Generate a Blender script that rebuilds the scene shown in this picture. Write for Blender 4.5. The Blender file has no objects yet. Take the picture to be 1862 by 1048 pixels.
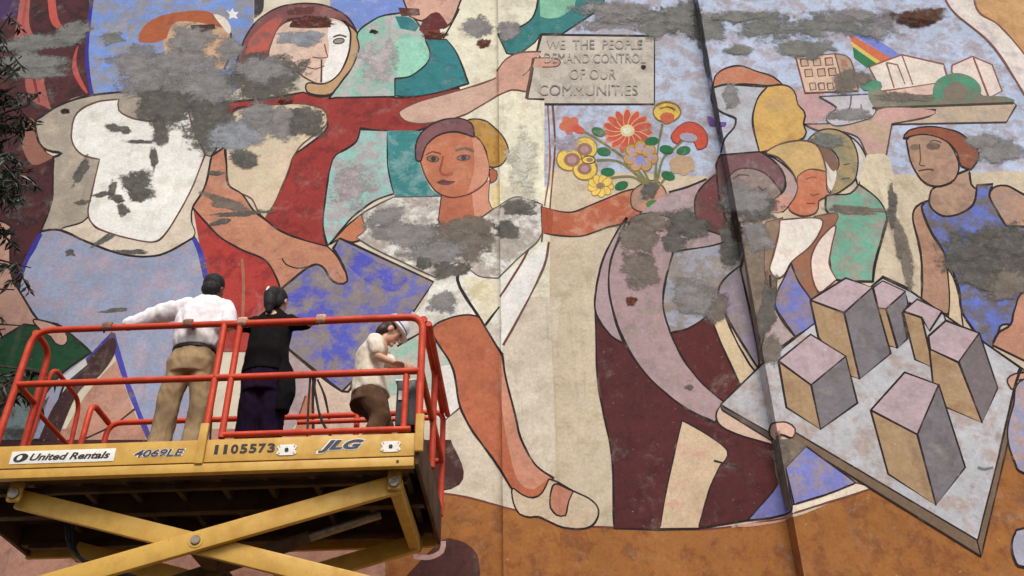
import bpy, bmesh, math, random
from mathutils import Vector, Matrix, noise
from mathutils.geometry import tessellate_polygon
random.seed(7)
S = bpy.context.scene
COL = S.collection
# ------------------------------------------------------------------ camera
PW, PH, FPX = 1862.0, 1048.0, 1830.3
PITCH, ROLL, CAMZ = math.radians(34.973), math.radians(-1.0174), 1.6
_F = Vector((0, math.cos(PITCH), math.sin(PITCH)))
_U0 = Vector((0, -math.sin(PITCH), math.cos(PITCH))); _R0 = Vector((1, 0, 0))
_R = math.cos(ROLL) * _R0 + math.sin(ROLL) * _U0
_U = -math.sin(ROLL) * _R0 + math.cos(ROLL) * _U0
CAM = Vector((0, 0, CAMZ))
cd = bpy.data.cameras.new('camera'); cam = bpy.data.objects.new('camera', cd); COL.objects.link(cam)
cd.sensor_width = 36; cd.lens = 36 * FPX / PW; cd.clip_end = 500
cam.matrix_world = Matrix(((_R.x, _U.x, -_F.x, 0), (_R.y, _U.y, -_F.y, 0), (_R.z, _U.z, -_F.z, CAMZ), (0, 0, 0, 1)))
S.camera = cam
# ------------------------------------------------------------------ sky, sun, exposure
SUN_EL, SUN_AZ = math.radians(50), math.radians(7)     # soft high light from behind the camera, to its right
w = bpy.data.worlds.new('World'); S.world = w; w.use_nodes = True
nt = w.node_tree; bg = nt.nodes['Background']
sky = nt.nodes.new('ShaderNodeTexSky'); sky.sky_type = 'NISHITA'; sky.sun_disc = False
sky.sun_elevation = SUN_EL; sky.sun_rotation = math.radians(180) - SUN_AZ
sky.air_density = 1.0; sky.dust_density = 4.0; sky.ozone_density = 1.0
nt.links.new(sky.outputs[0], bg.inputs[0]); bg.inputs[1].default_value = 0.11
sl = bpy.data.lights.new('sun', 'SUN'); so = bpy.data.objects.new('sun', sl); COL.objects.link(so)
sl.energy = 1.5; sl.angle = math.radians(24); sl.color = (1.0, 0.95, 0.87)
sdir = Vector((math.sin(SUN_AZ) * math.cos(SUN_EL), -math.cos(SUN_AZ) * math.cos(SUN_EL), math.sin(SUN_EL)))
so.rotation_euler = sdir.to_track_quat('Z', 'Y').to_euler(); so.location = sdir * 40
S.view_settings.view_transform = 'Standard'; S.view_settings.look = 'None'
S.view_settings.exposure = 0.46; S.view_settings.gamma = 1.0
S.render.engine = 'CYCLES'
S.cycles.transparent_max_bounces = 24; S.cycles.max_bounces = 6

# ------------------------------------------------------------------ helpers
def s2l(c): return c / 12.92 if c <= .04045 else ((c + .055) / 1.055) ** 2.4
def rgb(t, k=1.0): return tuple(s2l(x / 255.) * k for x in t)
def fade(t, k):                                   # old house paint: a little chalkier than fresh pigment
    c = rgb(t, k); g = .3*c[0] + .59*c[1] + .11*c[2]; return tuple(x + (g - x)*.13 for x in c)
def link(o, parent=None):
    COL.objects.link(o)
    if parent is not None: o.parent = parent
    return o
def tag(o, label=None, cat=None, group=None, kind=None):
    if label: o['label'] = label
    if cat: o['category'] = cat
    if group: o['group'] = group
    if kind: o['kind'] = kind
    return o
def empty(name, loc=(0, 0, 0), rz=0):
    o = bpy.data.objects.new(name, None); o.location = loc; o.rotation_euler = (0, 0, rz); o.empty_display_size = .2
    return link(o)
def mesh_obj(name, verts, faces, mat, parent=None, smooth=False):
    me = bpy.data.meshes.new(name); me.from_pydata([tuple(v) for v in verts], [], faces); me.update()
    if mat: me.materials.append(mat)
    if smooth:
        me.polygons.foreach_set('use_smooth', [True] * len(me.polygons))
    return link(bpy.data.objects.new(name, me), parent)
class MB:
    def __init__(s): s.v = []; s.f = []
    def box(s, a, b, bev=0.0):
        (x0, y0, z0), (x1, y1, z1) = a, b
        bm = bmesh.new()
        vs = [bm.verts.new(p) for p in ((x0,y0,z0),(x1,y0,z0),(x1,y1,z0),(x0,y1,z0),(x0,y0,z1),(x1,y0,z1),(x1,y1,z1),(x0,y1,z1))]
        for q in ((0,3,2,1),(4,5,6,7),(0,1,5,4),(1,2,6,5),(2,3,7,6),(3,0,4,7)): bm.faces.new([vs[i] for i in q])
        if bev: bmesh.ops.bevel(bm, geom=bm.edges[:], offset=bev, segments=2, affect='EDGES', profile=.6)
        return s.add_bm(bm)
    def add_bm(s, bm, M=None):
        if M is not None: bmesh.ops.transform(bm, matrix=M, verts=bm.verts[:])
        bm.verts.index_update(); n = len(s.v)
        s.v += [v.co.copy() for v in bm.verts]; s.f += [[v.index + n for v in f.verts] for f in bm.faces]; bm.free(); return s
    def obox(s, c, ax, half, bev=0.0):          # oriented box
        bm = bmesh.new(); bmesh.ops.create_cube(bm, size=2.0)
        bmesh.ops.scale(bm, vec=half, verts=bm.verts[:])
        if bev: bmesh.ops.bevel(bm, geom=bm.edges[:], offset=bev, segments=2, affect='EDGES', profile=.6)
        M = Matrix((ax[0], ax[1], ax[2])).transposed().to_4x4(); M.translation = c
        return s.add_bm(bm, M)
    def tube(s, pts, r, seg=10, bend=0.0, closed=False):
        pts = [Vector(p) for p in pts]
        if bend:
            out = [pts[0]]
            for i in range(1, len(pts) - 1):
                a, b, c = pts[i-1], pts[i], pts[i+1]
                d1 = (a - b); d2 = (c - b); k = min(bend, d1.length * .48, d2.length * .48)
                p0 = b + d1.normalized() * k; p2 = b + d2.normalized() * k
                for j in range(7):
                    t = j / 6.; out.append((1-t)**2 * p0 + 2*t*(1-t) * b + t*t * p2)
            out.append(pts[-1]); pts = out
        n0 = len(s.v); N = len(pts); up = None
        rr = r if isinstance(r, (list, tuple)) else [r] * N
        for i, p in enumerate(pts):
            t = (pts[min(i+1, N-1)] - pts[max(i-1, 0)]).normalized()
            if up is None: up = t.orthogonal().normalized()
            up = (up - t * up.dot(t)).normalized(); sd = t.cross(up)
            for k in range(seg):
                a = 2 * math.pi * k / seg; s.v.append(p + (up * math.cos(a) + sd * math.sin(a)) * rr[i])
        for i in range(N - 1):
            for k in range(seg):
                a = n0 + i*seg + k; b = n0 + i*seg + (k+1) % seg; s.f.append([a, b, b + seg, a + seg])
        s.f.append([n0 + k for k in range(seg)][::-1]); s.f.append([n0 + (N-1)*seg + k for k in range(seg)])
        return s
    def cyl(s, c, axis, r, h, seg=20, bev=0.0):
        axis = Vector(axis).normalized(); c = Vector(c)
        prof = [(r - bev, -h/2), (r, -h/2 + bev), (r, h/2 - bev), (r - bev, h/2)] if bev else [(r, -h/2), (r, h/2)]
        u = axis.orthogonal().normalized(); w_ = axis.cross(u); n0 = len(s.v)
        for (q, z) in prof:
            for k in range(seg):
                a = 2*math.pi*k/seg; s.v.append(c + axis*z + (u*math.cos(a) + w_*math.sin(a))*q)
        for i in range(len(prof) - 1):
            for k in range(seg):
                a = n0 + i*seg + k; b = n0 + i*seg + (k+1) % seg; s.f.append([a, b, b+seg, a+seg])
        s.f.append([n0 + k for k in range(seg)][::-1]); s.f.append([n0 + (len(prof)-1)*seg + k for k in range(seg)])
        return s
    def build(s, name, mat, parent=None, smooth=False):
        o = mesh_obj(name, s.v, s.f, mat, parent)
        if smooth:
            o.data.polygons.foreach_set('use_smooth', [True]*len(o.data.polygons))
            try: o.data.set_sharp_from_angle(angle=math.radians(40))
            except Exception: pass
        return o

# ------------------------------------------------------------------ materials
def new_mat(name):
    m = bpy.data.materials.new(name); m.use_nodes = True; n = m.node_tree.nodes; l = m.node_tree.links
    return m, n, l, n['Principled BSDF']
def N(n, t, **kw):
    x = n.new(t)
    for k, v in kw.items(): setattr(x, k, v)
    return x
def mixc(n, l, fac, a, b, mode='MIX'):
    x = n.new('ShaderNodeMix'); x.data_type = 'RGBA'; x.blend_type = mode
    for sock, val in ((x.inputs[0], fac), (x.inputs[6], a), (x.inputs[7], b)):
        if hasattr(val, 'type') and hasattr(val, 'links'): l.new(val, sock)
        elif isinstance(val, (tuple, list)): sock.default_value = (*val[:3], 1)
        else: sock.default_value = val
    return x.outputs[2]
def math_(n, l, op, a, b=0.0, c=None, clamp=False):
    x = n.new('ShaderNodeMath'); x.operation = op; x.use_clamp = clamp
    for i, val in enumerate((a, b, c)):
        if val is None: continue
        if hasattr(val, 'links'): l.new(val, x.inputs[i])
        else: x.inputs[i].default_value = val
    return x.outputs[0]
def noise_(n, l, coord, scale, detail=4, rough=.6, sv=None, dist=0.0):
    x = n.new('ShaderNodeTexNoise'); x.inputs['Scale'].default_value = scale; x.inputs['Detail'].default_value = detail
    x.inputs['Roughness'].default_value = rough; x.inputs['Distortion'].default_value = dist
    if sv:
        mp = n.new('ShaderNodeMapping'); mp.inputs['Scale'].default_value = sv; l.new(coord, mp.inputs[0]); coord = mp.outputs[0]
    l.new(coord, x.inputs['Vector']); return x.outputs['Fac']
def ramp_(n, l, v, lo, hi, a=0.0, b=1.0):
    x = n.new('ShaderNodeMapRange'); x.interpolation_type = 'SMOOTHSTEP'
    for i, val in enumerate((v, lo, hi, a, b)):
        if hasattr(val, 'links'): l.new(val, x.inputs[i])
        else: x.inputs[i].default_value = val
    return x.outputs[0]
def bump_(n, l, h, dist, strength, bsdf):
    x = n.new('ShaderNodeBump'); x.inputs['Distance'].default_value = dist; x.inputs['Strength'].default_value = strength
    l.new(h, x.inputs['Height']); l.new(x.outputs[0], bsdf.inputs['Normal'])
def paint_mat(name, col, col2, rough=.45, scale=9, amt=.5, metal=0.0, chip=None, bump=.2):
    m, n, l, b = new_mat(name); tc = N(n, 'ShaderNodeTexCoord').outputs['Object']
    a = noise_(n, l, tc, scale, 6, .65); c = mixc(n, l, ramp_(n, l, a, .38, .68, 0, amt), rgb(col), rgb(col2))
    g = noise_(n, l, tc, 70, 3, .6); c = mixc(n, l, ramp_(n, l, g, .3, .75, 0, .22), c, rgb(col2))
    if chip:
        k = noise_(n, l, tc, 34, 5, .7); c = mixc(n, l, ramp_(n, l, k, .66, .70, 0, .9), c, rgb(chip))
    l.new(c, b.inputs['Base Color']); l.new(ramp_(n, l, a, .3, .7, rough - .1, rough + .2), b.inputs['Roughness'])
    b.inputs['Metallic'].default_value = metal; bump_(n, l, g, .004, bump, b); return m
def cloth_mat(name, col, col2, scale=60, rough=.9, bump=.35):
    m, n, l, b = new_mat(name); tc = N(n, 'ShaderNodeTexCoord').outputs['Object']
    a = noise_(n, l, tc, 7, 5, .6); c = mixc(n, l, ramp_(n, l, a, .3, .7), rgb(col), rgb(col2))
    wv = noise_(n, l, tc, scale * 4, 2, .5); c = mixc(n, l, ramp_(n, l, wv, .3, .7, 0, .25), c, rgb(col2))
    l.new(c, b.inputs['Base Color']); b.inputs['Roughness'].default_value = rough
    h = noise_(n, l, tc, 16, 4, .6, (1.6, 1, .55)); bump_(n, l, h, .03, bump, b)
    try: b.inputs['Specular IOR Level'].default_value = .15
    except Exception: pass
    return m
M_RED = paint_mat('red_rail_paint', (206, 62, 16), (164, 36, 12), .55, 7, .55, chip=(96, 52, 40))
M_YEL = paint_mat('yellow_lift_paint', (206, 164, 70), (176, 128, 50), .5, 5, .6, chip=(112, 78, 40))
M_UND = paint_mat('shade_brown_underside', (84, 58, 32), (54, 36, 22), .8, 4, .8, chip=(50, 36, 26))  # darkened lift yellow: the shade under the deck is put into the colour
M_STEEL = paint_mat('pin_steel', (150, 140, 125), (95, 80, 62), .45, 20, .6, metal=.6)
M_BLK = paint_mat('black_rubber', (32, 32, 33), (22, 22, 22), .7, 12, .5)
M_DGREY = paint_mat('dark_control_box', (52, 58, 60), (36, 40, 42), .5, 12, .5)
M_WHT = paint_mat('white_vinyl', (236, 234, 226), (205, 200, 188), .4, 18, .5)
M_INK = paint_mat('black_lettering', (22, 20, 22), (36, 32, 32), .5, 40, .4)
M_INKB = paint_mat('blue_lettering', (40, 44, 66), (58, 60, 78), .5, 40, .4)
M_GRND = paint_mat('asphalt', (68, 66, 64), (52, 51, 50), .9, 3, .7, bump=.6)
M_CONC = paint_mat('painted_plaster', (214, 206, 186), (182, 172, 152), .9, 2.2, .8, chip=(150, 142, 130), bump=.5)
M_SKIN1 = paint_mat('skin_dark', (134, 88, 64), (112, 70, 52), .55, 14, .5)
M_SKIN2 = paint_mat('skin_light', (206, 160, 130), (186, 134, 108), .5, 14, .5)
M_HAIR = paint_mat('black_hair', (12, 9, 8), (20, 15, 13), .75, 40, .6, bump=.8)
M_HAIRB = paint_mat('brown_hair', (52, 32, 24), (34, 22, 18), .5, 40, .6, bump=.8)
M_SHIRT = cloth_mat('white_shirt', (240, 238, 240), (220, 214, 216))
M_TEE = cloth_mat('cream_tee', (236, 230, 214), (214, 202, 182))
M_KHAKI = cloth_mat('khaki_cotton', (176, 152, 118), (148, 122, 90))
M_BLACKC = cloth_mat('black_cotton', (13, 11, 13), (20, 16, 18))
M_PURP = cloth_mat('dark_purple_cotton', (34, 15, 44), (22, 10, 30))
M_BROWN = cloth_mat('brown_cotton', (116, 88, 66), (88, 64, 48))
M_BELT = paint_mat('leather_belt', (36, 26, 24), (26, 20, 18), .5, 20, .5)
M_HAT = paint_mat('hard_hat_shell', (240, 240, 242), (214, 216, 222), .3, 10, .4)
M_BLUE = paint_mat('blue_band', (70, 90, 150), (60, 74, 128), .4, 10, .4)
M_BARK = paint_mat('bark', (74, 58, 46), (44, 36, 30), .9, 14, .9, bump=1.0)
M_LEAF = paint_mat('dark_leaf', (38, 50, 28), (22, 30, 18), .5, 3, .9)
M_EYE = paint_mat('eye', (30, 24, 22), (20, 16, 16), .2, 20, .3)

def mural_material():
    m, n, l, b = new_mat('mural_paint'); tc = N(n, 'ShaderNodeTexCoord').outputs['Object']
    c1 = N(n, 'ShaderNodeAttribute', attribute_name='paint').outputs['Color']
    c2 = N(n, 'ShaderNodeAttribute', attribute_name='under').outputs['Color']
    wr = N(n, 'ShaderNodeAttribute', attribute_name='wear').outputs['Fac']
    n1 = noise_(n, l, tc, 4.2, 6, .68, None, .25)
    thr = math_(n, l, 'MULTIPLY_ADD', wr, -.34, .67)
    mask = ramp_(n, l, math_(n, l, 'SUBTRACT', n1, thr), -.07, .07)
    soft = noise_(n, l, tc, 9, 5, .7)
    mask = math_(n, l, 'MULTIPLY', mask, ramp_(n, l, soft, .25, .6, .45, 1.0))
    c = mixc(n, l, mask, c1, c2)
    # uneven coats of paint: broad patches and dry-brush grain
    big = noise_(n, l, tc, .9, 4, .55); c = mixc(n, l, 1.0, c, N_grey(n, l, ramp_(n, l, big, .3, .7, .90, 1.07)), 'MULTIPLY')
    med = noise_(n, l, tc, 5.5, 4, .7); c = mixc(n, l, 1.0, c, N_grey(n, l, ramp_(n, l, med,   .28, .72, .90, 1.09)), 'MULTIPLY')
    gr = noise_(n, l, tc, 30, 4, .75); c = mixc(n, l, 1.0, c, N_grey(n, l, ramp_(n, l, gr, .25, .75, .86, 1.12)), 'MULTIPLY')
    # chalky bloom where the paint has faded
    ch = noise_(n, l, tc, 2.1, 5, .7, None, .3)
    c = mixc(n, l, math_(n, l, 'MULTIPLY', ramp_(n, l, ch, .52, .72, 0, .26), ramp_(n, l, soft, .35, .65)), c, rgb((205, 196, 182)))
    # thin run-off streaks and small flakes down to the render coat
    stt = noise_(n, l, tc, 1.0, 5, .6, (9, 9, .5)); c = mixc(n, l, math_(n, l, 'MULTIPLY', ramp_(n, l, stt, .57, .72, 0, .30), ramp_(n, l, ch, .4, .6)), c, rgb((110, 96, 82)))
    fl = noise_(n, l, tc, 15, 5, .72); c = mixc(n, l, ramp_(n, l, fl, .665, .685, 0, .75), c, rgb((136, 128, 118)))
    fl2 = noise_(n, l, tc, 22, 5, .7); c = mixc(n, l, ramp_(n, l, fl2, .69, .71, 0, .6), c, rgb((222, 214, 200)))
    l.new(c, b.inputs['Base Color']); b.inputs['Roughness'].default_value = .82
    b.inputs['Specular IOR Level'].default_value = .25
    h = math_(n, l, 'ADD', math_(n, l, 'MULTIPLY', gr, .6), math_(n, l, 'MULTIPLY', fl, -.5)); bump_(n, l, h, .006, .5, b)
    return m
def N_grey(n, l, v):
    x = n.new('ShaderNodeCombineColor')
    for i in range(3): l.new(v, x.inputs[i])
    return x.outputs[0]
def patch_material():
    m, n, l, b = new_mat('cement_patch'); tc = N(n, 'ShaderNodeTexCoord').outputs['Object']
    c1 = N(n, 'ShaderNodeAttribute', attribute_name='paint').outputs['Color']
    ed = N(n, 'ShaderNodeAttribute', attribute_name='wear').outputs['Fac']
    a = noise_(n, l, tc, 5.5, 6, .72, (1, 1, 1.25), .2); f = noise_(n, l, tc, 26, 5, .72)
    v = math_(n, l, 'ADD', ed, math_(n, l, 'MULTIPLY', math_(n, l, 'SUBTRACT', a, .5), 2.7))
    v = math_(n, l, 'ADD', v, math_(n, l, 'MULTIPLY', math_(n, l, 'SUBTRACT', f, .5), 1.2))
    al = ramp_(n, l, v, -.16, .60)
    al = math_(n, l, 'MULTIPLY', al, ramp_(n, l, f, .28, .5, .74, .97))
    t = noise_(n, l, tc, 5, 5, .65, (1, 1, 1.5)); c = mixc(n, l, 1.0, c1, N_grey(n, l, ramp_(n, l, t, .28, .72, .74, 1.26)), 'MULTIPLY')
    t2 = noise_(n, l, tc, 11, 5, .7); c = mixc(n, l, ramp_(n, l, t2, .5, .68, 0, .30), c, rgb((150, 144, 138)))
    t3 = noise_(n, l, tc, 40, 4, .7); c = mixc(n, l, 1.0, c, N_grey(n, l, ramp_(n, l, t3, .25, .75, .82, 1.16)), 'MULTIPLY')
    l.new(c, b.inputs['Base Color']); b.inputs['Roughness'].default_value = .95; b.inputs['Specular IOR Level'].default_value = .1
    l.new(al, b.inputs['Alpha']); bump_(n, l, t3, .004, .4, b)
    return m
M_MURAL = mural_material(); M_PATCH = patch_material()

# ------------------------------------------------------------------ ground
gv = [(-60, -60, 0), (60, -60, 0), (60, 60, 0), (-60, 60, 0)]
tag(mesh_obj('ground', gv, [[0, 1, 2, 3]], M_GRND), 'grey asphalt yard in front of the painted wall', 'ground', kind='structure')

# ------------------------------------------------------------------ the wall: three bays, one pier, one step forward
WD, PIER, STEP = 9.2, .105, .24            # wall face, pier projection, projection of the bay beyond the step
X0, X1, X2 = -.125, .4104, 2.5888          # pier left edge, pier right edge, step
wall = empty('mural_wall', (0, WD, 0)); tag(wall, 'tall plaster wall covered by a weathered painted mural of people', 'wall')
def wbox(name, a, b):
    m = MB(); m.box(a, b); o = m.build(name, M_CONC); o.parent = wall; o.matrix_parent_inverse = Matrix.Translation((0, -WD, 0)); return o
wbox('wall_bay', (-12, WD, -.2), (X0, WD + .5, 15.5)); wbox('pier', (X0 + .001, WD - PIER, -.2), (X1, WD + .5, 15.5))
wbox('wall_bay', (X1 + .001, WD, -.2), (X2, WD + .5, 15.5)); wbox('wall_bay', (X2 + .001, WD - STEP, -.2), (12, WD + .5, 15.5))

# the mural is surveyed in picture units and laid on the wall's own planes
def ray(px, py): return _F + _R * ((px - PW/2) / FPX) + _U * ((PH/2 - py) / FPX)
def proj(P):
    d = Vector(P) - CAM; z = d.dot(_F); return (PW/2 + FPX * d.dot(_R)/z, PH/2 - FPX * d.dot(_U)/z)
def edge_line(x, y):                        # implicit line  a*px + b*py + c  (positive to the right)
    p, q = proj((x, y, 3.0)), proj((x, y, 14.0)); a, b = (p[1]-q[1]), -(p[0]-q[0]); return (a, b, -(a*p[0] + b*p[1]))
E1, E2 = edge_line(X0, WD - PIER), edge_line(X1, WD - PIER)
E3, E4 = edge_line(X2, WD), edge_line(X2, WD - STEP)
ZONES = [((None, E1), 'y', WD), ((E1, E2), 'y', WD - PIER), ((E2, E3), 'y', WD), ((E3, E4), 'x', X2), ((E4, None), 'y', WD - STEP)]
def clip(poly, ln, sign):
    a, b, c = ln; out = []
    for i in range(len(poly)):
        p, q = poly[i-1], poly[i]
        dp, dq = sign*(a*p[0]+b*p[1]+c), sign*(a*q[0]+b*q[1]+c)
        if (dp >= 0) != (dq >= 0):
            t = dp/(dp-dq); out.append(tuple(u + (v-u)*t for u, v in zip(p, q)))
        if dq >= 0: out.append(q)
    return out
LIFT = .00008
def put(px, py, axis, val, lev):
    d = ray(px, py)
    if axis == 'y':
        t = (val - .002 - lev*LIFT - CAM.y)/d.y
    else:
        t = (val - .002 - lev*LIFT - CAM.x)/d.x
    return CAM + d*t
def parse(s):
    out = []
    for t in s.split():
        k = t.endswith('*'); x, y = t.rstrip('*').split(','); out.append((float(x), float(y), k))
    return out
def cr(p0, p1, p2, p3, t):
    t2, t3 = t*t, t*t*t
    return tuple(.5*((2*b) + (-a+c)*t + (2*a-5*b+4*c-d)*t2 + (-a+3*b-3*c+d)*t3) for a, b, c, d in zip(p0, p1, p2, p3))
def smooth(pts, closed):
    n = len(pts); out = []
    rng = range(n) if closed else range(n-1)
    for i in rng:
        p1, p2 = pts[i], pts[(i+1) % n]
        p0 = pts[i-1] if (closed or i > 0) else p1; p3 = pts[(i+2) % n] if (closed or i+2 < n) else p2
        if p1[2]: p0 = p1
        if p2[2]: p3 = p2
        d = math.hypot(p2[0]-p1[0], p2[1]-p1[1])
        k = 1 if (p1[2] and p2[2]) else max(2, min(8, int(d/7)))
        for j in range(k): out.append(cr(p0[:2], p1[:2], p2[:2], p3[:2], j/k))
    if not closed: out.append(pts[-1][:2])
    return out
LEVELS = []
def level(bb):
    m = 0
    for (x0, y0, x1, y1, lv) in LEVELS:
        if x0 < bb[2] and x1 > bb[0] and y0 < bb[3] and y1 > bb[1] and lv > m: m = lv
    LEVELS.append((*bb, m + 1)); return m + 1
class Motif:
    def __init__(s, name, label=None, mat=None):
        s.name, s.label, s.mat = name, label, mat or M_MURAL; s.v = []; s.f = []; s.c = []; s.u = []; s.w = []
    def face(s, poly, axis, val, lev, col, und):
        tri = [tuple(range(len(poly)))] if len(poly) <= 4 else tessellate_polygon([[Vector((p[0], p[1], 0)) for p in poly]])
        n0 = len(s.v)
        for p in poly: s.v.append(put(p[0], p[1], axis, val, lev) - Vector((0, WD, 0)))
        for t in tri:
            t = list(t); a = 0
            for i in range(len(t)):
                p, q = poly[t[i]], poly[t[(i+1) % len(t)]]; a += p[0]*q[1] - q[0]*p[1]
            if abs(a) < .02: continue
            if a > 0: t.reverse()
            s.f.append([n0 + i for i in t]); s.c += [col]*len(t); s.u += [und]*len(t); s.w += [poly[i][2] for i in t]
    def area(s, polys, col, und, lev):
        for poly in polys:
            for (lo, hi), ax, val in ZONES:
                q = poly
                if lo: q = clip(q, lo, 1)
                if hi and q: q = clip(q, hi, -1)
                if len(q) >= 3: s.face(q, ax, val, lev, col, und)
    def F(s, col, pts, m=None, w=.16, o=0, oc=(40, 27, 28)):
        P = smooth(parse(pts), True); c = fade(col, ALB); u = fade(m or tuple(x*.88 + 14 for x in col), ALB)
        bb = (min(p[0] for p in P), min(p[1] for p in P), max(p[0] for p in P), max(p[1] for p in P))
        s.area([[(p[0], p[1], w) for p in P]], c, u, level(bb))
        if o: s.ribbon(P + [P[0]], o, oc)
        return s
    def L(s, col, width, pts): s.ribbon(smooth(parse(pts), False), width, col); return s
    def ribbon(s, P, width, col):
        Q = [P[0]]
        for p in P[1:]:
            if math.hypot(p[0]-Q[-1][0], p[1]-Q[-1][1]) > .6: Q.append(p)
        P = Q; n = len(P)
        if n < 2: return
        sd = random.random()*50; l, r = [], []
        for i in range(n):
            a, b = P[max(i-1, 0)], P[min(i+1, n-1)]; dx, dy = b[0]-a[0], b[1]-a[1]; d = math.hypot(dx, dy) or 1
            h = .5*width*(1 + .45*noise.noise(Vector((P[i][0]*.03, P[i][1]*.03, sd))))
            wob = .5*noise.noise(Vector((P[i][0]*.06, P[i][1]*.06, sd+9)))
            nx, ny = -dy/d, dx/d; l.append((P[i][0]+nx*(h+wob), P[i][1]+ny*(h+wob), .2)); r.append((P[i][0]-nx*(h-wob), P[i][1]-ny*(h-wob), .2))
        bb = (min(p[0] for p in P)-2, min(p[1] for p in P)-2, max(p[0] for p in P)+2, max(p[1] for p in P)+2)
        s.area([[l[i], l[i+1], r[i+1], r[i]] for i in range(n-1)], fade(col, ALB), rgb((96, 78, 70), ALB), level(bb))
    def E(s, col, cx, cy, rx, ry, rot=0, m=None, w=.15, o=0, oc=(40, 27, 28)):
        a = math.radians(rot); k = 10
        pts = ' '.join('%.1f,%.1f' % (cx + rx*math.cos(t)*math.cos(a) - ry*math.sin(t)*math.sin(a), cy + rx*math.cos(t)*math.sin(a) + ry*math.sin(t)*math.cos(a)) for t in [2*math.pi*i/k for i in range(k)])
        return s.F(col, pts, m, w, o, oc)
    def D(s, cx, cy, rx, ry, rot=0, col=(112, 107, 100), st=1.0):     # ragged cement patch
        a = math.radians(rot); seg = 22; sd = cx*.37 + cy*.73; wv = [1 + .42*noise.noise(Vector((1.1*math.cos(2*math.pi*i/seg), 1.1*math.sin(2*math.pi*i/seg), sd))) + .30*noise.noise(Vector((2.6*math.cos(2*math.pi*i/seg), 2.6*math.sin(2*math.pi*i/seg), sd + 7))) for i in range(seg)]; rings = [(0, 1.0), (.35, .9), (.65, .62), (.9, .25), (1.25, -.35), (1.5, -.9)]
        G = []
        for (q, e) in rings:
            G.append([(cx + q*wv[i]*(rx*math.cos(t)*math.cos(a) - ry*math.sin(t)*math.sin(a)), cy + q*wv[i]*(rx*math.cos(t)*math.sin(a) + ry*math.sin(t)*math.cos(a)), e*st) for i, t in enumerate([2*math.pi*i/seg for i in range(seg)])])
        polys = []
        for i in range(len(rings)-1):
            for k in range(seg):
                A, B, C_, D_ = G[i][k], G[i][(k+1) % seg], G[i+1][(k+1) % seg], G[i+1][k]
                polys.append([A, C_, D_] if i == 0 else [A, B, C_, D_])
        R = 2.3*max(rx, ry); s.area(polys, fade(col, ALB), fade(col, ALB), level((cx-R, cy-R, cx+R, cy+R))); return s
    def done(s):
        me = bpy.data.meshes.new(s.name); me.from_pydata([tuple(v) for v in s.v], [], s.f); me.update()
        for nm, data in (('paint', s.c), ('under', s.u)):
            at = me.attributes.new(nm, 'FLOAT_COLOR', 'CORNER'); at.data.foreach_set('color', [x for c in data for x in (*c, 1.0)])
        at = me.attributes.new('wear', 'FLOAT', 'CORNER'); at.data.foreach_set('value', s.w)
        me.materials.append(s.mat); o = link(bpy.data.objects.new(s.name, me), wall)
        if s.label: o['label'] = s.label
        if s.mat is M_PATCH: o['kind'] = 'stuff'
        return o
ALB = .92
# ------------------------------------------------------------------ the painted mural, back to front
DK = (40, 27, 28); BR = (112, 66, 52)
m = Motif('painted_background', 'flat painted fields of sky, cream, sand and maroon')
m.F((82, 32, 36), '-160,-60* 172,-60* 168,16 158,60 160,120 168,172* 130,180 70,215* 80,270 100,285* 96,350 85,420* 60,520 60,820* -160,820*', (50, 24, 28), .45)
m.F((112, 152, 226), '165,-60* 460,-60* 460,80 440,150 400,190* 166,178* 158,110 160,60', (142, 142, 152), .55)
m.F((112, 142, 216), '600,-60* 740,-60* 740,40* 600,60*', (150, 160, 205), .3)
m.F((230, 226, 200), '780,-60* 1020,-60* 1020,560* 780,560*', (208, 200, 172), .3)
m.F((182, 198, 226), '990,-60* 1960,-60* 1960,340* 990,340*', (166, 158, 168), .48)
m.F((206, 190, 162), '1000,306* 1100,312 1300,322* 1480,322* 1960,308* 1960,1000* 1000,1000*', (190, 172, 140), .3)
m.F((214, 202, 180), '700,540* 1020,540* 1008,700 1012,1000* 700,1000*', (198, 184, 160), .35)
m.F((186, 134, 112), '-160,780* 760,780* 760,1300* -160,1300*', (160, 110, 92), .3)
m.F((74, 38, 36), '-160,800* 820,800* 820,890 500,900 120,950 -160,955*', (60, 30, 30), .3)
m.done()
m = Motif('painted_ground', 'ochre painted ground below the figures')
m.F((166, 102, 30), '700,880* 790,895 850,905 930,926 1000,945 1060,957 1250,963 1430,943 1530,906 1600,882 1700,850 1960,780* 1960,1330* 700,1330*', (140, 80, 26), .38)
m.L((120, 58, 46), 4, '700,880 790,895 850,905 930,926 1000,945 1060,957 1250,963 1340,957 1430,942')
m.F((84, 46, 42), '795,990 830,982 862,1000 872,1030 872,1090* 700,1090*', (66, 36, 34), .3)
m.L((196, 156, 146), 9, '752,1012 780,1014 803,1003 806,984')
m.done()
m = Motif('painted_banner', 'maroon banner with salmon stripes')
m.F((72, 42, 92), '-20,0* 55,0* 30,28 -20,45*')
m.F((170, 92, 84), '38,-20* 58,-20* 54,40 66,74* 24,74* 30,40', o=2, oc=(90, 30, 30)).L((188, 60, 52), 5, '50,-10 42,40 46,70')
m.F((196, 76, 64), '85,-20* 99,-20* 106,35 124,58* 104,52 91,35')
m.F((188, 68, 62), '143,82 139,105 142,130 160,170 148,160 132,130 134,100')
m.F((168, 84, 74), '44,130* 78,130* 84,165 94,200* 64,187 47,165', (150, 70, 62), o=2, oc=(90, 30, 30)).L((130, 36, 36), 4, '60,135 66,165 72,188')
m.L((52, 42, 150), 7, '170,-20 165,16 160,60 158,110 167,172')
m.F((150, 96, 78), '55,215 72,240 80,275 100,285* 60,300 40,260')
m.done()
m = Motif('painted_red_head', 'painted head with rust red hair under a star')
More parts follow.
